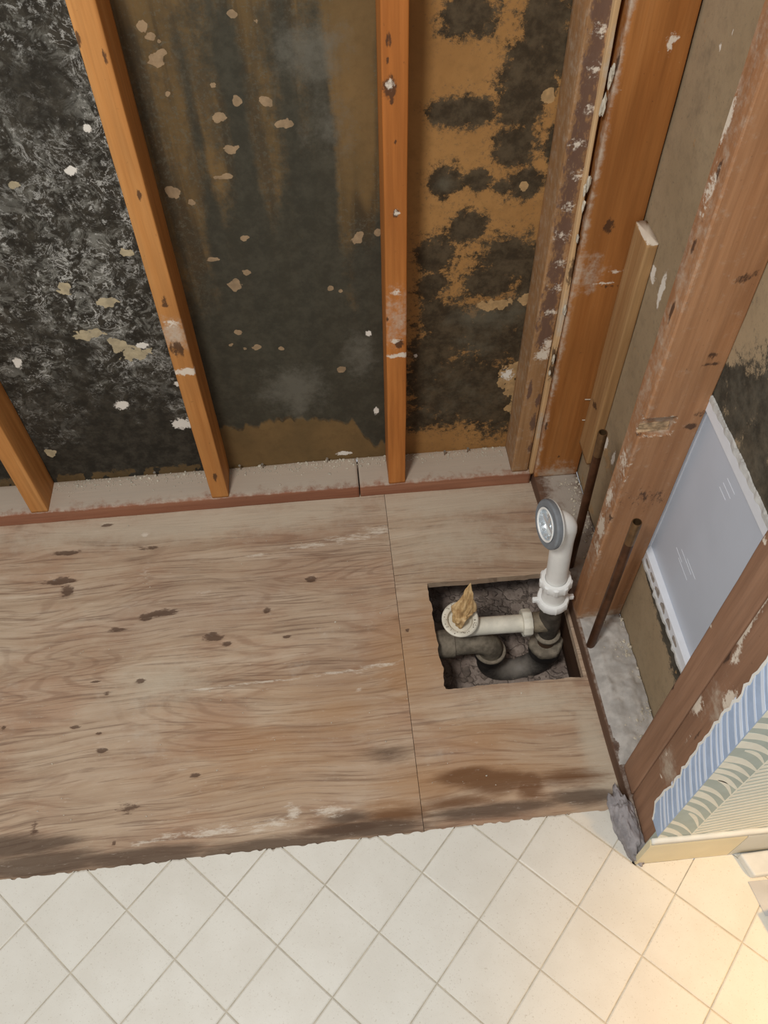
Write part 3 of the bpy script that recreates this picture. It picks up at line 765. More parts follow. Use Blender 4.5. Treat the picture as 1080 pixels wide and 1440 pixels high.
z = np.where(ed < .05, -.06 - (z * 0) + (z + .06) * np.clip(ed / .05, 0, 1), z)  # unseen soil rim raised like a bowl, added to keep light out below
z = np.minimum(z, -.0195 - .1 * (ed > .02))
P[:, 2] = z
ny = len(gy); F = [(i * ny + q, (i + 1) * ny + q, (i + 1) * ny + q + 1, i * ny + q + 1) for i in range(len(gx) - 1) for q in range(ny - 1)]
N = len(P)
soil = obj('ground_soil', P, F, M_SOIL, None, True, origin=(0, 0, 0)); tag(soil, 'dry cracked soil under the drain hole', 'soil', kind='structure')
def lumps(name, pts, mat, parent=None, **k):
    """small irregular stones, one joined mesh"""
    ico = bmesh.new(); bmesh.ops.create_icosphere(ico, subdivisions=1, radius=1.0)
    IV = np.array([v.co[:] for v in ico.verts]); IF = [[v.index for v in f.verts] for f in ico.faces]; ico.free()
    V = []; F = []
    for (x, y, z, r) in pts:
        s = rng.uniform(.6, 1.3, 3) * r; s[2] *= .75
        j = 1 + rng.normal(0, .16, (len(IV), 1)); a = rng.uniform(0, 6.28)
        q = IV * j * s; c, s_ = math.cos(a), math.sin(a)
        q = np.c_[q[:, 0] * c - q[:, 1] * s_, q[:, 0] * s_ + q[:, 1] * c, q[:, 2]] + np.array([x, y, z])
        b = len(V) * 1; V += q.tolist(); F += [[i + b for i in f] for f in IF]
    return obj(name, V, F, mat, parent, False, **k)
def soil_z(x, y):
    i = int(np.clip((x + .72) / .82 * 129, 0, 129)); q = int(np.clip((y + .86) / 1.02 * 149, 0, 149)); return P[i * ny + q, 2]
cl = []
for _ in range(420):
    x, y = rng.uniform(-.34, .0), rng.uniform(-.55, -.17); r = rng.choice([.003, .005, .008, .012], p=[.4, .35, .18, .07])
    cl.append((x, y, soil_z(x, y) + r * .3, r))
so = lumps('soil_clods', cl, plain('soil_clod', (148, 132, 120), .95, var=.25, scale=60, bump=.5), soil); tag(so, 'loose clods and pebbles', kind='stuff')

# ---------------- tiled floor
tiled = empty('floor', label='cream floor of square tiles laid diagonally', cat='floor', kind='structure')
def tile_mat():
    t = NT('cream_speckled_tile'); v = t.coord()
    n = t.noise(v, 12, 4, .6); s = t.noise(v, 260, 3, .6); s2 = t.noise(v, 420, 2, .5)
    col = t.mix(t.rng(n, .3, .7), lin(221, 216, 203), lin(228, 224, 212))
    col = t.mix(t.rng(s, .62, .72, 0, .5), col, lin(188, 178, 158))
    col = t.mix(t.rng(s2, .66, .74, 0, .4), col, lin(164, 150, 128))
    t.bump(t.noise(v, 150, 3, .6), .12, .001)
    return t.out(col, .42, 0, .4)
M_TILE = tile_mat()
ZT = .0090
e0 = onz(0, 1237, ZT); e1 = onz(860, 1137, ZT)
def edge_y(x): return e0[1] + (e1[1] - e0[1]) * (x - e0[0]) / (e1[0] - e0[0])
def clip(poly, f):
    out = []
    for i in range(len(poly)):
        a, b = poly[i], poly[(i + 1) % len(poly)]; fa, fb = f(a), f(b)
        if fa <= 0: out.append(a)
        if (fa < 0 < fb) or (fb < 0 < fa):
            t = fa / (fa - fb); out.append((a[0] + (b[0] - a[0]) * t, a[1] + (b[1] - a[1]) * t))
    return out
To = np.array([-.369, -.836]); ang = math.radians(-43.7); L = .1182
Tu = np.array([math.cos(ang), math.sin(ang)]) * L; Tv = np.array([math.cos(ang - math.pi / 2), math.sin(ang - math.pi / 2)]) * L
GAP = .0009
XC, YC = -.0075, YW - .0098
def ragged(poly):
    """crumble the sawn edge along the tub opening"""
    out = []
    for i in range(len(poly)):
        a, b = np.array(poly[i]), np.array(poly[(i + 1) % len(poly)]); out.append(tuple(a))
        if abs(a[1] - edge_y(a[0])) < 1e-5 and abs(b[1] - edge_y(b[0])) < 1e-5:
            n_ = max(2, int(np.linalg.norm(b - a) / .004))
            for q in range(1, n_):
                p = a + (b - a) * q / n_; out.append((p[0], p[1] - .0030 * max(0, vnoise(np.array([[p[0], 0, 0]]), 130, 4)[0] - .55) * 3 - .0006 * rng.random()))
    return out
def tile_obj(polys, bevel):
    V = []; F = []
    for poly in polys:
        n_ = len(poly); A = np.array(poly); c = A.mean(0); b = len(V)
        d = A - c; L_ = np.linalg.norm(d, axis=1, keepdims=True)
        ins = A - d / np.maximum(L_, 1e-6) * min(.0026, L_.min() * .2) if bevel else A
        for p in ins: V.append((p[0], p[1], ZT))
        for p in A: V.append((p[0], p[1], ZT - (.0012 if bevel else 0)))
        for p in A: V.append((p[0], p[1], .0008))
        F.append(tuple(range(b, b + n_))); F.append(tuple(range(b + 3 * n_ - 1, b + 2 * n_ - 1, -1)))
        for i in range(n_):
            k_ = (i + 1) % n_
            F.append((b + n_ + i, b + n_ + k_, b + k_, b + i)); F.append((b + 2 * n_ + i, b + 2 * n_ + k_, b + n_ + k_, b + n_ + i))
    bm = bmesh.new(); vs = [bm.verts.new(v) for v in V]
    for f in F:
        try: bm.faces.new([vs[i] for i in f])
        except ValueError: pass
    return from_bm('tile', bm, M_TILE, tiled)
full = None
for i in range(-18, 20):
    for j in range(-16, 20):
        c = To + (i + .5) * Tu + (j + .5) * Tv
        if not (-1.75 < c[0] < .55 and -1.56 < c[1] < -.70): continue
        s_ = .5 - GAP / L
        base_p = [tuple(c + Tu * a * s_ + Tv * b * s_) for a, b in ((-1, -1), (1, -1), (1, 1), (-1, 1))][::-1]
        poly = clip(base_p, lambda p: p[1] - edge_y(p[0]))
        if len(poly) < 3: continue
        cut_corner = any(p[0] > XC and p[1] > YC for p in poly)
        if cut_corner:
            A = clip(poly, lambda p: p[1] - YC); B_ = clip(clip(poly, lambda p: YC - p[1]), lambda p: p[0] - XC)
            ps = [q for q in (A, ragged(B_) if len(B_) > 2 else B_) if len(q) > 2]
            if ps: tile_obj(ps, False)
            continue
        if len(poly) == 4 and poly == base_p:
            if full is None: full = tile_obj([poly], True); fc = c
            else:
                o = full.copy(); COL.objects.link(o); o.location = full.location + Vector((c[0] - fc[0], c[1] - fc[1], 0))
        else:
            ar = sum(poly[k_][0] * poly[(k_ + 1) % len(poly)][1] - poly[(k_ + 1) % len(poly)][0] * poly[k_][1] for k_ in range(len(poly)))
            if abs(ar) > 2e-5: tile_obj([ragged(poly)], True)
bm = bmesh.new()
gp = [(-1.80, edge_y(-1.80)), (XC, edge_y(XC)), (XC, YC), (.62, YC), (.62, -1.62), (-1.80, -1.62)]
t_ = [bm.verts.new((x, y - (.002 if y > YC - .0001 else 0), .0071)) for x, y in gp]; b_ = [bm.verts.new((x, y, .0004)) for x, y in gp]
bm.faces.new(t_); bm.faces.new(b_[::-1])
for i in range(6): bm.faces.new((t_[i], b_[i], b_[(i + 1) % 6], t_[(i + 1) % 6]))
from_bm('grout', bm, plain('grout', (206, 197, 178), .8, var=.12, scale=60), tiled)

# ================================================================== PLUMBING
def frame(axis):
    a = Vector(axis).normalized(); h = Vector((0, 0, 1)) if abs(a.z) < .9 else Vector((0, 1, 0))
    u = a.cross(h).normalized(); w = a.cross(u).normalized(); return a, u, w
def lathe(name, prof, org, axis, mat, parent, n=40, mod=None, closed=False, **k):
    """prof: list of (radius, distance along axis); radius may be modulated around by mod(theta)->factor"""
    a, u, w = frame(axis); o_ = Vector(org); V = []; F = []
    for (r, t) in prof:
        for i in range(n):
            th = 2 * math.pi * i / n; rr = r * (mod(th, r) if mod else 1)
            V.append((o_ + a * t + (u * math.cos(th) + w * math.sin(th)) * rr)[:])
    m = len(prof)
    for q in range(m if closed else m - 1):
        q2 = (q + 1) % m
        for i in range(n): F.append((q * n + i, q * n + (i + 1) % n, q2 * n + (i + 1) % n, q2 * n + i))
    if not closed:
        if prof[0][0] > 1e-6: F.append(tuple(range(n))[::-1])
        if prof[-1][0] > 1e-6: F.append(tuple((m - 1) * n + i for i in range(n)))
    bm = bmesh.new(); vs = [bm.verts.new(v) for v in V]
    for f in F: bm.faces.new([vs[i] for i in f])
    bmesh.ops.remove_doubles(bm, verts=bm.verts, dist=1e-6)
    ob = from_bm(name, bm, mat, parent, **k)
    return smooth_by_angle(ob, 38)
def sweep(name, pts, radii, mat, parent, n=28, hollow=0.0, **k):
    pts = [Vector(p) for p in pts]; V = []; F = []
    if not hasattr(radii, '__len__'): radii = [radii] * len(pts)
    tan0 = (pts[1] - pts[0]).normalized(); _, u, w = frame(tan0)
    def rings(scale_in):
        nonlocal u
        uu = u.copy(); base = len(V)
        for i, p in enumerate(pts):
            t = (pts[min(i + 1, len(pts) - 1)] - pts[max(i - 1, 0)]).normalized()
            uu = (uu - t * uu.dot(t)).normalized(); ww = t.cross(uu)
            for q in range(n):
                th = 2 * math.pi * q / n
                V.append((p + (uu * math.cos(th) + ww * math.sin(th)) * (radii[i] - scale_in))[:])
        return base
    b0 = rings(0); m = len(pts)
    for i in range(m - 1):
        for q in range(n): F.append((i * n + q, i * n + (q + 1) % n, (i + 1) * n + (q + 1) % n, (i + 1) * n + q))
    if hollow:
        b1 = rings(hollow)
        for i in range(m - 1):
            for q in range(n): F.append((b1 + i * n + q, b1 + (i + 1) * n + q, b1 + (i + 1) * n + (q + 1) % n, b1 + i * n + (q + 1) % n))
        for q in range(n):
            F.append((q, b1 + q, b1 + (q + 1) % n, (q + 1) % n))
            e = (m - 1) * n; F.append((e + q, e + (q + 1) % n, b1 + e + (q + 1) % n, b1 + e + q))
    else:
        F.append(tuple(range(n))[::-1]); F.append(tuple((m - 1) * n + i for i in range(n)))
    bm = bmesh.new(); vs = [bm.verts.new(v) for v in V]
    for f in F: bm.faces.new([vs[i] for i in f])
    ob = from_bm(name, bm, mat, parent, **k)
    return smooth_by_angle(ob, 50)
def arc(c, r, a0, a1, n, y):
    """points on a circle in the x-z plane"""
    return [(c[0] + r * math.cos(math.radians(a0 + (a1 - a0) * i / n)), y, c[1] + r * math.sin(math.radians(a0 + (a1 - a0) * i / n))) for i in range(n + 1)]

M_PVC = plain('white_pvc', (240, 239, 233), .35, spec=.5, var=.04, scale=20)
M_PVC_OLD = plain('dusty_white_pvc', (234, 228, 210), .5, spec=.4, var=.09, scale=45)
M_NUT = plain('white_plastic_nut', (244, 244, 240), .4, spec=.5, var=.03)
M_RUBBER = plain('grey_rubber', (128, 132, 136), .6, spec=.3, var=.08, scale=60)
M_CHROME = plain('chrome', (232, 238, 242), .32, metal=.7, var=.03)
M_TEE = plain('dark_dusty_tee', (92, 84, 74), .7, spec=.3, var=.25, scale=60, bump=.3)
M_TEE2 = plain('grey_dusty_brass', (150, 136, 114), .65, spec=.3, var=.2, scale=70, bump=.3)
M_BROWN = plain('brown_tailpiece', (84, 60, 42), .5, spec=.4, var=.2)
M_GREY = plain('grey_dusty_nut', (156, 144, 126), .75, spec=.25, var=.2, scale=80, bump=.3)
def abs_mat():
    t = NT('black_abs_dusty'); v = t.coord(); nrm = t.n('ShaderNodeNewGeometry').outputs['Normal']
    n = t.noise(v, 60, 5, .7); b = t.noise(v, 14, 3, .6)
    col = t.mix(t.rng(n, .3, .7), lin(34, 33, 34), lin(50, 48, 46))
    f = t.rng(t.math('ADD', t.attr('dust'), t.math('MULTIPLY', t.math('SUBTRACT', n, .5), .9)), -.35, .8, 0, .9)
    col = t.mix(f, col, lin(146, 138, 128))
    t.bump(n, .2, .001)
    return t.out(col, .55, 0, .35)
M_ABS = abs_mat()
M_DUSTPIPE = plain('dusty_grey_pipe', (142, 131, 114), .8, spec=.2, var=.25, scale=50, bump=.3)
YP = -.370
def RX(z): return -.0465 - .065 * z
drain = empty('tub_drain_assembly', (RX(-.2), YP, -.21), label='white tub drain and overflow pipes over a black trap in the floor hole', cat='drain pipe')
# overflow riser and elbow
zc = .350; rx = RX(.3)
path = [(RX(.10), YP, .10), (RX(.2), YP, .20), (RX(.3), YP, .300)] + arc((rx - .023, zc - .023), .023, 0, 90, 10, YP)[1:] + [(rx - .026, YP - .0005, zc)]
rad = [.0205] * 3 + list(np.linspace(.0208, .027, 10)) + [.030]
riser = sweep('overflow_pipe', path, rad, M_PVC, drain)
gc = Vector((rx - .0255, YP - .001, zc)); gax = Vector((-1, -.16, .13)).normalized()
lathe('overflow_flange', [(.0, -.004), (.034, -.004), (.0435, -.0005), (.0445, .002), (.0, .002)], gc, gax, M_PVC, drain)
gk = lathe('gasket', [(.0305, .0022), (.0440, .0022), (.0450, .005), (.0448, .0105), (.0425, .0130), (.034, .0135), (.0305, .012)], gc, gax, M_RUBBER, drain, n=56, closed=True, label='grey rubber overflow gasket')
lathe('overflow_rim', [(.0272, .0136), (.0310, .0138), (.0316, .0146), (.0304, .0156), (.0280, .0150)], gc, gax, M_NUT, drain, n=48, closed=True)
cup = lathe('overflow_cup', [(.0276, .0145), (.0268, .004), (.0245, .0008), (.0, .0008), (.0, .0), (.0300, .0), (.0300, .0137), (.0282, .0145)], gc, gax, M_CHROME, drain, n=48, closed=True, label='shiny chrome overflow throat')
a_, u_v, w_v = frame(gax)
upv = (Vector((0, 0, 1)) - gax * gax.z).normalized(); sdv = gax.cross(upv)
def bar(name, c, half, mat, parent, bev=.0006):
    bm = bmesh.new(); r_ = bmesh.ops.create_cube(bm, size=2)
    for v in bm.verts: v.co = c + sdv * v.co.x * half[0] + upv * v.co.y * half[1] + gax * v.co.z * half[2]
    bmesh.ops.bevel(bm, geom=bm.edges[:], offset=bev, segments=1, affect='EDGES')
    return from_bm(name, bm, mat, parent)
bar('crossbar', gc + gax * .0075, (.024, .0032, .0022), M_CHROME, cup)
bar('crossbar', gc + gax * .0075 + upv * .0145, (.0032, .0115, .0022), M_CHROME, cup)
for s_ in (-1, 1): bar('crossbar', gc + gax * .0072 + upv * .016 + sdv * s_ * .009, (.0018, .0075, .0018), M_CHROME, cup)
for q in range(5):
    th = math.radians(200 + q * 28)
    bar('rivet', gc + gax * .0085 + (sdv * math.cos(th) + upv * math.sin(th)) * .0245, (.0022, .0022, .0030), M_CHROME, cup)
# slip nuts
def lob(n_, d): return lambda th, r: 1 + (d if math.cos(th * n_) > .35 else 0.0)
def tilt(z): return (-.065, 0, 1)
lathe('slip_nut', [(.0212, -.011), (.0285, -.011), (.0295, -.0085), (.0295, .0085), (.0280, .0115), (.0212, .0115)], (RX(.158), YP, .158), tilt(0), M_NUT, drain, n=64, mod=lambda th, r: 1 + (.075 if (r > .028 and math.cos(th * 9) > .2) else 0), closed=True)
lathe('coupling', [(.0, -.028), (.0232, -.028), (.0232, .026), (.0, .026)], (RX(.125), YP, .125), tilt(0), M_PVC, drain)
nut2 = lathe('slip_nut', [(.0235, -.0135), (.0300, -.0135), (.0315, -.010), (.0315, .006), (.0300, .0085), (.0235, .0085)], (RX(.092), YP, .092), tilt(0), M_NUT, drain, n=64, mod=lambda th, r: 1 + (.04 if (r > .029 and math.cos(th * 8) > .75) else 0), closed=True)
for s_ in (-1, 1):
    bm = bmesh.new(); bbox(bm, *sorted((RX(.094) + s_ * .030, RX(.094) + s_ * .0415)), YP - .0045, YP + .0045, .088, .098, .0015)
    from_bm('wing', bm, M_NUT, nut2)
# tee
lathe('tee_body', [(.0, .082), (.0222, .082), (.0222, .020), (.0235, .012), (.0235, -.016), (.0205, -.032), (.0205, -.050), (.0, -.050)], (RX(0), YP, 0), (-.065, 0, 1), M_TEE, drain)
sweep('tee_branch', [(RX(0), YP, .000), (RX(0) - .03, YP, .001), (RX(0) - .042, YP, .001), (RX(0) - .058, YP, .002)], [.0225, .0215, .0195, .0195], M_TEE2, drain)
lathe('collar', [(.0, -.004), (.026, -.004), (.0275, -.001), (.0275, .003), (.025, .006), (.0205, .007), (.0, .007)], (RX(-.052), YP, -.052), (-.065, 0, 1), M_GREY, drain)
lathe('tailpiece', [(.0, -.056), (.0185, -.056), (.0185, -.112), (.0, -.112)], (RX(0), YP, 0), (-.065, 0, 1), M_BROWN, drain)
lathe('trap_nut', [(.0188, .000), (.0260, .001), (.0330, .000), (.0355, -.003), (.0360, -.016), (.0340, -.020), (.0188, -.020)], (RX(-.086), YP, -.086), (-.065, 0, 1), M_GREY, drain, n=48, mod=lambda th, r: 1 + (.06 * max(0, math.cos(th * 6)) if r > .03 else 0), closed=True)
# trap: hub, U bend, second hub, elbow, outlet
xR = RX(-.11); xL = xR - .122; zA = -.150; rU = (xR - xL) / 2
up = [(xR, YP, -.104), (xR, YP, -.128), (xR, YP, -.136)] + arc(((xR + xL) / 2, zA), rU, 0, -180, 22, YP) + [(xL, YP, -.130), (xL, YP, -.122), (xL, YP, -.106)]
ur = [.0355, .0355, .0285] + [.0265] * 23 + [.0285, .0335, .0335]
trap = sweep('p_trap', up, ur, M_ABS, drain, n=32)
def add_dust(o_, fn):
    me = o_.data; wl = world_loc(o_)
    a = me.attributes.new('dust', 'FLOAT', 'POINT'); vals = []
    for v in me.vertices: vals.append(fn(v.co + wl))
    a.data.foreach_set('value', np.array(vals, dtype=np.float32))
xm = (xR + xL) / 2
add_dust(trap, lambda p: 1.0 - math.sqrt(((p.x - xm + .005) / .055) ** 2 + ((p.z + .170) / .05) ** 2 + ((p.y - YP + .01) / .05) ** 2))
lathe('hub_rim', [(.0275, .0), (.0335, .0), (.0345, .002), (.0335, .005), (.0275, .005)], (xL, YP, -.108), (0, 0, 1), M_GREY, drain, closed=True)
zo = -.058
elb = [(xL, YP, -.112), (xL, YP, -.106)] + arc((xL - .046, -.104), .046, 0, 90, 12, YP)[1:] + [(xL - .07, YP, zo), (xL - .095, YP, zo)]
elbow = sweep('trap_elbow', elb, [.0268] * len(elb), M_DUSTPIPE, drain)
sweep('outlet_coupling', [(xL - .082, YP, zo), (xL - .083, YP, zo), (xL - .128, YP, zo), (xL - .129, YP, zo)], [.0275, .0300, .0300, .0275], M_DUSTPIPE, drain)
sweep('outlet_pipe', [(xL - .12, YP, zo), (xL - .30, YP, zo - .004), (xL - .46, YP, zo - .008)], .0262, M_DUSTPIPE, drain)
# drain shoe with its flange, and the horizontal arm
xs_ = -.2365; zs0 = .006
arm = sweep('drain_arm', [(RX(0) - .052, YP, .002), (xs_ + .06, YP, .005), (xs_ + .03, YP, zs0)] + [(xs_ + .018, YP, zs0 + .001), (xs_ + .006, YP, zs0 + .004), (xs_ + .001, YP, zs0 + .012), (xs_, YP - .001, zs0 + .026)], [.0188, .0188, .019, .0205, .0225, .0235, .024], M_PVC_OLD, drain)
lathe('arm_nut', [(.0190, -.0095), (.0265, -.0095), (.0280, -.007), (.0280, .007), (.0265, .0095), (.0190, .0095)], (RX(0) - .049, YP, .003), (1, 0, 0), M_PVC_OLD, drain, n=64, mod=lambda th, r: 1 + (.045 if (r > .026 and math.cos(th * 10) > .2) else 0), closed=True)
fax = (.02, -.20, 1)
lathe('drain_flange', [(.0225, -.020), (.0235, -.008), (.034, -.004), (.0372, -.001), (.0374, .003), (.0350, .0055), (.030, .0050), (.0262, .0022), (.0245, -.004), (.0235, -.012), (.0, -.014), (.0, -.020)], (xs_, YP - .002, .044), fax, M_PVC_OLD, drain, n=48, closed=True, label='dusty white drain flange')
gr = lumps('grit', [(xs_ + .031 * math.cos(t) * q, YP - .003 + .031 * math.sin(t) * q, .050 - (.031 * math.sin(t) * q) * -.20, .0012) for t, q in zip(rng.uniform(0, 6.28, 40), rng.uniform(.9, 1.08, 40))], M_GREY, drain); gr['kind'] = 'stuff'

# torn wad stuffed into the drain
def plug():
    t = NT('torn_tan_fibre'); v = t.coord()
    n = t.noise(t.scale(v, (120, 120, 22)), 1, 5, .6); n2 = t.noise(v, 70, 4, .6)
    col = t.ramp(n, [(.3, lin(150, 114, 74)), (.5, lin(206, 172, 122)), (.72, lin(230, 202, 156))])
    col = t.mix(t.rng(n2, .5, .75, 0, .4), col, lin(140, 100, 60)); t.bump(n, .6, .003)
    mat = t.out(col, .85, 0, .15)
    n_ = 36; m = 44; V = []; F = []
    for q in range(m + 1):
        s = q / m; z = .034 + .128 * s
        r = np.interp(s, [0, .12, .3, .5, .7, .9, 1], [.012, .0145, .0200, .0150, .0085, .0055, .0015])
        cx = xs_ + np.interp(s, [0, .3, .6, 1], [-.001, .001, .008, .014]); cy = YP - .002 + np.interp(s, [0, .4, 1], [0, 0, .004])
        for i in range(n_):
            th = 2 * math.pi * i / n_ + s * 1.1
            f = 1 + .22 * math.sin(th * 3 + s * 4) + .12 * math.sin(th * 7 - s * 9) + .14 * (vnoise(np.array([[math.cos(th) * 2, math.sin(th) * 2, s * 9]]), 2, 3)[0] - .5)
            fx = 1.0 if s < .35 else 1.25; fy = 1.0 if s < .3 else .62
            V.append((cx + math.cos(th) * r * f * fx, cy + math.sin(th) * r * f * fy, z - (.012 * math.cos(th + 1.0) * s if s > .3 else 0)))
    for q in range(m):
        for i in range(n_): F.append((q * n_ + i, q * n_ + (i + 1) % n_, (q + 1) * n_ + (i + 1) % n_, (q + 1) * n_ + i))
    F.append(tuple(range(n_))[::-1]); F.append(tuple(m * n_ + i for i in range(n_)))
    return obj('drain_plug', V, F, mat, None, True)
tag(plug(), 'torn tan fibrous wad stuffed upright into the white drain flange', 'plug')

# copper supply stubs
M_COPPER = plain('aged_copper', (104, 70, 48), .45, metal=.55, spec=.4, var=.22, scale=30)
M_COPPER_TOP = plain('worn_copper_end', (134, 104, 72), .4, metal=.6, spec=.4, var=.2, scale=40)
def copper(px_top, base, h, label):
    x, y = base
    top = (px_top[0], px_top[1], px_top[2])
    b = np.array([x, y, H]); t_ = np.array(top); d = t_ - b
    root = empty('copper_pipe', (x, y, H)); tag(root, label, 'pipe', 'cut copper supply stubs')
    sweep('pipe', [tuple(b + d * s) for s in (0, .25, .5, .75, .86)], .0082, M_COPPER, root, n=24, hollow=.0012)
    sweep('pipe_end', [tuple(b + d * s) for s in (.86, .92, .995)] + [tuple(b + d * 1.0)], [.0083, .0084, .0084, .0079], M_COPPER_TOP, root, n=24, hollow=.0013)
    return root
copper(tuple(ony(848, 608, -.262)), (.016, -.262), .43, 'dark copper pipe stub behind the white overflow elbow')
copper(tuple(onx(896, 734, .013)), (.013, -.453), .41, 'copper pipe stub in front of the notched brown stud')

# blue fitting glimpsed under the far edge of the hole
bm = bmesh.new()
bmesh.ops.create_cone(bm, cap_ends=True, segments=16, radius1=.022, radius2=.018, depth=.05, matrix=Matrix.Translation((-.10, -.135, -.150)) @ Matrix.Rotation(1.2, 4, 'Y'))
bmesh.ops.create_cone(bm, cap_ends=True, segments=16, radius1=.010, radius2=.010, depth=.03, matrix=Matrix.Translation((-.13, -.135, -.140)) @ Matrix.Rotation(1.2, 4, 'Y'))
bmesh.ops.bevel(bm, geom=bm.edges[:], offset=.0012, segments=1, affect='EDGES')
o = from_bm('plastic_bottle', bm, plain('faded_blue_plastic', (92, 130, 160), .5), None); tag(o, 'faded blue plastic bottle lying in the dark under the far edge of the hole', 'bottle')

# ================================================================== ACCESS PANEL
panel = empty('access_panel', (XD + .005, -.49, OZ0 + .006)); tag(panel, 'pale grey plastic access panel set in the mouldy drywall', 'access panel')
M_PANEL = plain('pale_grey_plastic', (196, 203, 214), .38, spec=.45, var=.03, scale=6)
M_FRAME = plain('white_plastic_frame', (228, 231, 236), .4, spec=.45, var=.03)
pz0, pz1 = OZ0 + .001, OZ1 - .004
fz0, fz1 = .2635, .628
bm = bmesh.new(); bbox(bm, XD + .0142, XD + .0158, -.66, -.34, OZ0 - .03, OZ1 + .03); from_bm('frame_flange', bm, M_FRAME, panel)
bm = bmesh.new(); bbox(bm, XD + .011, XD + .014, -.636, -.364, fz0 - .001, fz1 + .001); door = from_bm('door', bm, M_PANEL, panel)
bm = bmesh.new(); bbox(bm, XD - .0012, XD + .0135, -.637, -.363, pz0, fz0, .0012); fb = from_bm('frame_rail', bm, M_FRAME, panel)
bm = bmesh.new(); bbox(bm, XD - .0018, XD + .0135, -.637, -.363, fz1, pz1, .0012); from_bm('frame_rail', bm, M_FRAME, panel)
for y0, y1 in ((-.637, -.622), (-.378, -.363)):
    bm = bmesh.new(); bbox(bm, XD + .003, XD + .0138, y0, y1, fz0, fz1, .001); from_bm('frame_stile', bm, M_FRAME, panel)
M_PRINT = plain('old_glue_mark', (176, 166, 156), .8, var=.2, scale=90)
for q, y in enumerate((-.408, -.438, -.468, -.500, -.532, -.566)):
    bm = bmesh.new(); h_ = (.010, .013, .017, .017, .016, .013)[q]; n_ = 14
    top_ = []; bot_ = []
    for i in range(n_):
        th = 2 * math.pi * i / n_; r_ = 1 + .15 * math.sin(th * 3 + q)
        yy = y + .0105 * math.cos(th) * r_ ; zz_ = (pz0 + fz0) / 2 + h_ * .5 * (math.sin(th) if math.sin(th) > -.3 else -.6) * r_
        zz_ = min(max(zz_, pz0 + .003), fz0 - .003)
        top_.append(bm.verts.new((XD - .0018, yy, zz_))); bot_.append(bm.verts.new((XD - .0006, yy, zz_)))
    bm.faces.new(top_); bm.faces.new(bot_[::-1])
    for i in range(n_): bm.faces.new((top_[i], bot_[i], bot_[(i + 1) % n_], top_[(i + 1) % n_]))
    from_bm('glue_mark', bm, M_PRINT, fb)
# scuffs scratched on the sheet
M_SCR = plain('scuff', (228, 232, 238), .6, var=.0)
for (px, py, ln) in ((965, 790, .05), (972, 800, .04), (960, 800, .045), (1022, 690, .03), (1028, 684, .03), (1016, 694, .025), (955, 780, .03)):
    c = onx(px, py, XD + .011); bm = bmesh.new()
    bbox(bm, XD + .0107, XD + .0112, c[1] - ln * .5, c[1] + ln * .5, c[2] - .0004, c[2] + .0004); from_bm('scuff', bm, M_SCR, door)

# ================================================================== MORTAR, CRUMBS, NAILS
M_MORT = plain('grey_mortar', (190, 184, 176), .85, var=.14, scale=40, bump=.5)
M_MORT2 = plain('dark_grey_mortar', (168, 162, 162), .9, var=.2, scale=50, bump=.6)
# smeared mortar bed on the right sole plate
gx = np.linspace(.006, .0895, 34); gy = np.linspace(-.695, -.392, 110)
X, Y = np.meshgrid(gx, gy, indexing='ij'); Pm = np.c_[X.ravel(), Y.ravel(), np.zeros(X.size)]
d = np.minimum.reduce([(Pm[:, 0] - .006) / .02, (Pm[:, 1] + .695) / .03, (-.392 - Pm[:, 1]) / .02, np.full(len(Pm), 1.0)])
hh = .001 + .007 * np.clip(d, 0, 1) * (.4 + fbm(Pm, 28, 4, 41)) + .006 * np.clip(fbm(Pm, 45, 3, 44) - .45, 0, 1) * 2 * np.clip(d, 0, 1)
hh += .006 * np.exp(-(((Pm[:, 0] - .05) / .03) ** 2 + ((Pm[:, 1] + .56) / .04) ** 2)) * (fbm(Pm, 90, 3, 45) + .3)
hh = np.where(fbm(Pm, 22, 3, 48) + .3 * np.clip(d, 0, 1) < .42, -.001, hh)
Pm[:, 2] = H + hh; nyy = len(gy)
F = [(i * nyy + q, (i + 1) * nyy + q, (i + 1) * nyy + q + 1, i * nyy + q + 1) for i in range(len(gx) - 1) for q in range(nyy - 1)]
obj('mortar_bed', Pm, F, M_MORT, wall_right, True, origin=(0, 0, 0), label='lumpy pale mortar smeared on the sole plate')
# mortar lump at the corner of floor, plate and baseboard
bm = bmesh.new(); bmesh.ops.create_icosphere(bm, subdivisions=5, radius=1)
PV = np.array([v.co[:] for v in bm.verts])
nz = fbm(PV, 2.6, 5, 51); nz2 = fbm(PV, 7, 4, 55)
for v, a, b in zip(bm.verts, nz, nz2):
    f = .62 + .6 * a + .32 * (b - .5); p = v.co * f
    x, y, z = p.x * .024, p.y * .066, p.z * .034
    v.co = Vector((-.002 + x + y * -.14, -.797 + y * .95, max(.0015, .014 + z + max(0, y) * .35)))
o = from_bm('mortar_lump', bm, M_MORT2, None, True); tag(o, 'rough grey mortar lump at the corner between tiles and baseboard', 'mortar')

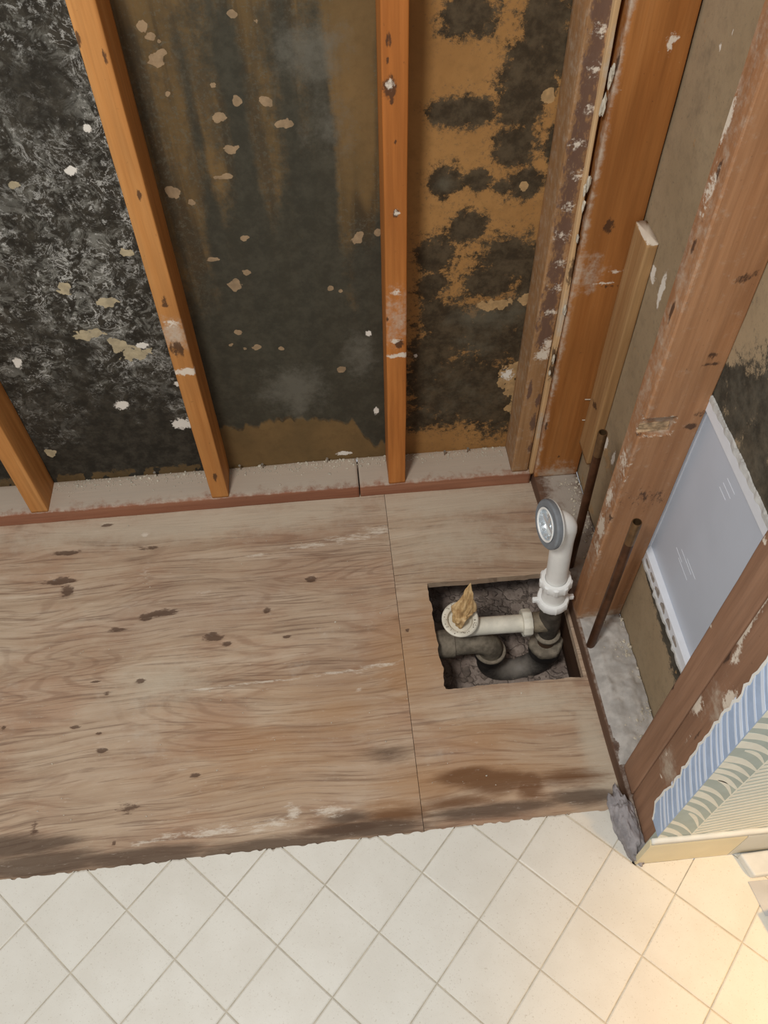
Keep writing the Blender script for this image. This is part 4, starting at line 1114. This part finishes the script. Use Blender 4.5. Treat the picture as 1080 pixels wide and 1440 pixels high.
M_CRUMB = plain('plaster_crumb', (214, 204, 184), .95, var=.15)
cr = []
for _ in range(900):
    x = rng.uniform(-1.2, -.06); y = D - .003 - abs(rng.normal(0, .016))
    if min(abs((x - a) - .019) for a in (XB - S, XB, XB + S)) < .021: continue
    cr.append((x, max(y, .01), H + .0012, rng.choice([.0012, .002, .0034], p=[.6, .32, .08])))
o = lumps('plaster_crumbs', cr, M_CRUMB, wall_back); o['kind'] = 'stuff'
cr = []
for _ in range(520):
    x = .089 - abs(rng.normal(0, .02)); y = rng.choice([rng.uniform(-.34, -.02), rng.uniform(-.69, -.40)])
    cr.append((max(x, .008), y, H + (.0085 if y < -.39 else .0016), rng.choice([.0012, .002, .0034], p=[.55, .33, .12])))
o = lumps('plaster_crumbs', cr, M_CRUMB, wall_right); o['kind'] = 'stuff'
cr = [(rng.uniform(-1.1, -.03), rng.uniform(-.70, -.02), .0012, rng.choice([.0008, .0012, .0018], p=[.6, .3, .1])) for _ in range(160)]
cr = [c for c in cr if not (-.30 < c[0] < 0 and -.51 < c[1] < -.24)]
o = lumps('plaster_crumbs', cr, M_CRUMB, subfloor); o['kind'] = 'stuff'

# bent nails standing at the foot of the drywall
M_NAIL = plain('grey_nail', (150, 140, 126), .5, metal=.5, var=.2)
for px, py in ((339, 652), (370, 658), (460, 650), (222, 664), (657, 636), (625, 640)):
    b = onz(px, py, H); b[1] = min(b[1], D - .008)
    a = lathe('nail', [(.0, 0), (.0011, 0), (.0011, .020), (.0030, .0205), (.0030, .0218), (.0, .0218)], (b[0], b[1], H), (rng.uniform(-.1, .1), -.3, 1), M_NAIL, wall_back, n=8)
for px, py in ((826, 560), (822, 589)):
    b = ony(px, py, -.0155)
    lathe('nail', [(.0, 0), (.0012, 0), (.0012, .022), (.0, .022)], (b[0] - .006, -.0185, b[2]), (1, -.15, .05), plain('pale_nail', (206, 190, 168), .5, var=.05), wall_right, n=8)
# broken plaster chips caught along the corner gap
for px, py, s in ((862, 98, .006), (858, 112, .009), (848, 150, .011), (827, 258, .009), (822, 268, .006), (820, 290, .007), (812, 336, .005), (794, 437, .007), (778, 505, .008), (773, 525, .004)):
    b = ony(px, py, -.013); bm = bmesh.new(); bmesh.ops.create_icosphere(bm, subdivisions=2, radius=1); w_ = rng.uniform(.0016, .0034)
    for v in bm.verts:
        f = 1 + rng.normal(0, .22); v.co = Vector((b[0] + v.co.x * w_ * f, -.013 + v.co.y * .004 * f, b[2] + v.co.z * s * 1.5 * f))
    from_bm('plaster_chip', bm, M_CRUMB, wall_right)

# ================================================================== THINGS BY THE BASEBOARD
M_OFF = plain('white_painted_offcut', (222, 224, 220), .5, var=.05)
bm = bmesh.new(); bbox(bm, .172, .46, -.900, -.8625, .0092, .030, .004, 3)
bmesh.ops.rotate(bm, cent=(.172, -.862, .02), matrix=Matrix.Rotation(math.radians(2), 3, 'Z'), verts=bm.verts)
for v in bm.verts:
    if v.co.x < .19: v.co.x += (v.co.y + .8625) * -.28
o = from_bm('trim_offcut', bm, M_OFF, None); tag(o, 'white trim offcut lying on the tiles against the baseboard', 'trim')
gxx = np.linspace(.178, .40, 30); gyy = np.linspace(-.958, -.904, 12)
V = []; F = []
for x in gxx:
    for y in gyy: V.append((x + (y + .904) * -.18, y, .0105 + .0035 * math.sin(x * 70) * math.sin((y + .904) * 60) ** 2 + .004 * max(0, x - .23)))
for i in range(29):
    for q in range(11): F.append((i * 12 + q, (i + 1) * 12 + q, (i + 1) * 12 + q + 1, i * 12 + q + 1))
N = len(V); V2 = [(a, b, c - .0012) for a, b, c in V]
F2 = F + [tuple(i + N for i in f[::-1]) for f in F]
o = obj('paper_sheet', V + V2, F2, plain('grey_white_paper', (198, 198, 196), .8, var=.05), None, True); tag(o, 'grey-white paper sheet between trim offcut and blue box', 'paper')
bx = empty('plastic_box', (.25, -.968, .0095)); tag(bx, 'pale blue plastic box at the right edge of the tiles', 'box')
M_BLUEBOX = plain('pale_blue_plastic', (178, 202, 220), .5, var=.03)
bm = bmesh.new(); bbox(bm, .196, .32, -.994, -.962, .0094, .050, .004, 2); from_bm('body', bm, M_BLUEBOX, bx)
bm = bmesh.new(); bbox(bm, .193, .323, -.997, -.960, .0502, .058, .003, 2); from_bm('lid', bm, M_BLUEBOX, bx)
bx.rotation_euler = (0, 0, math.radians(14))
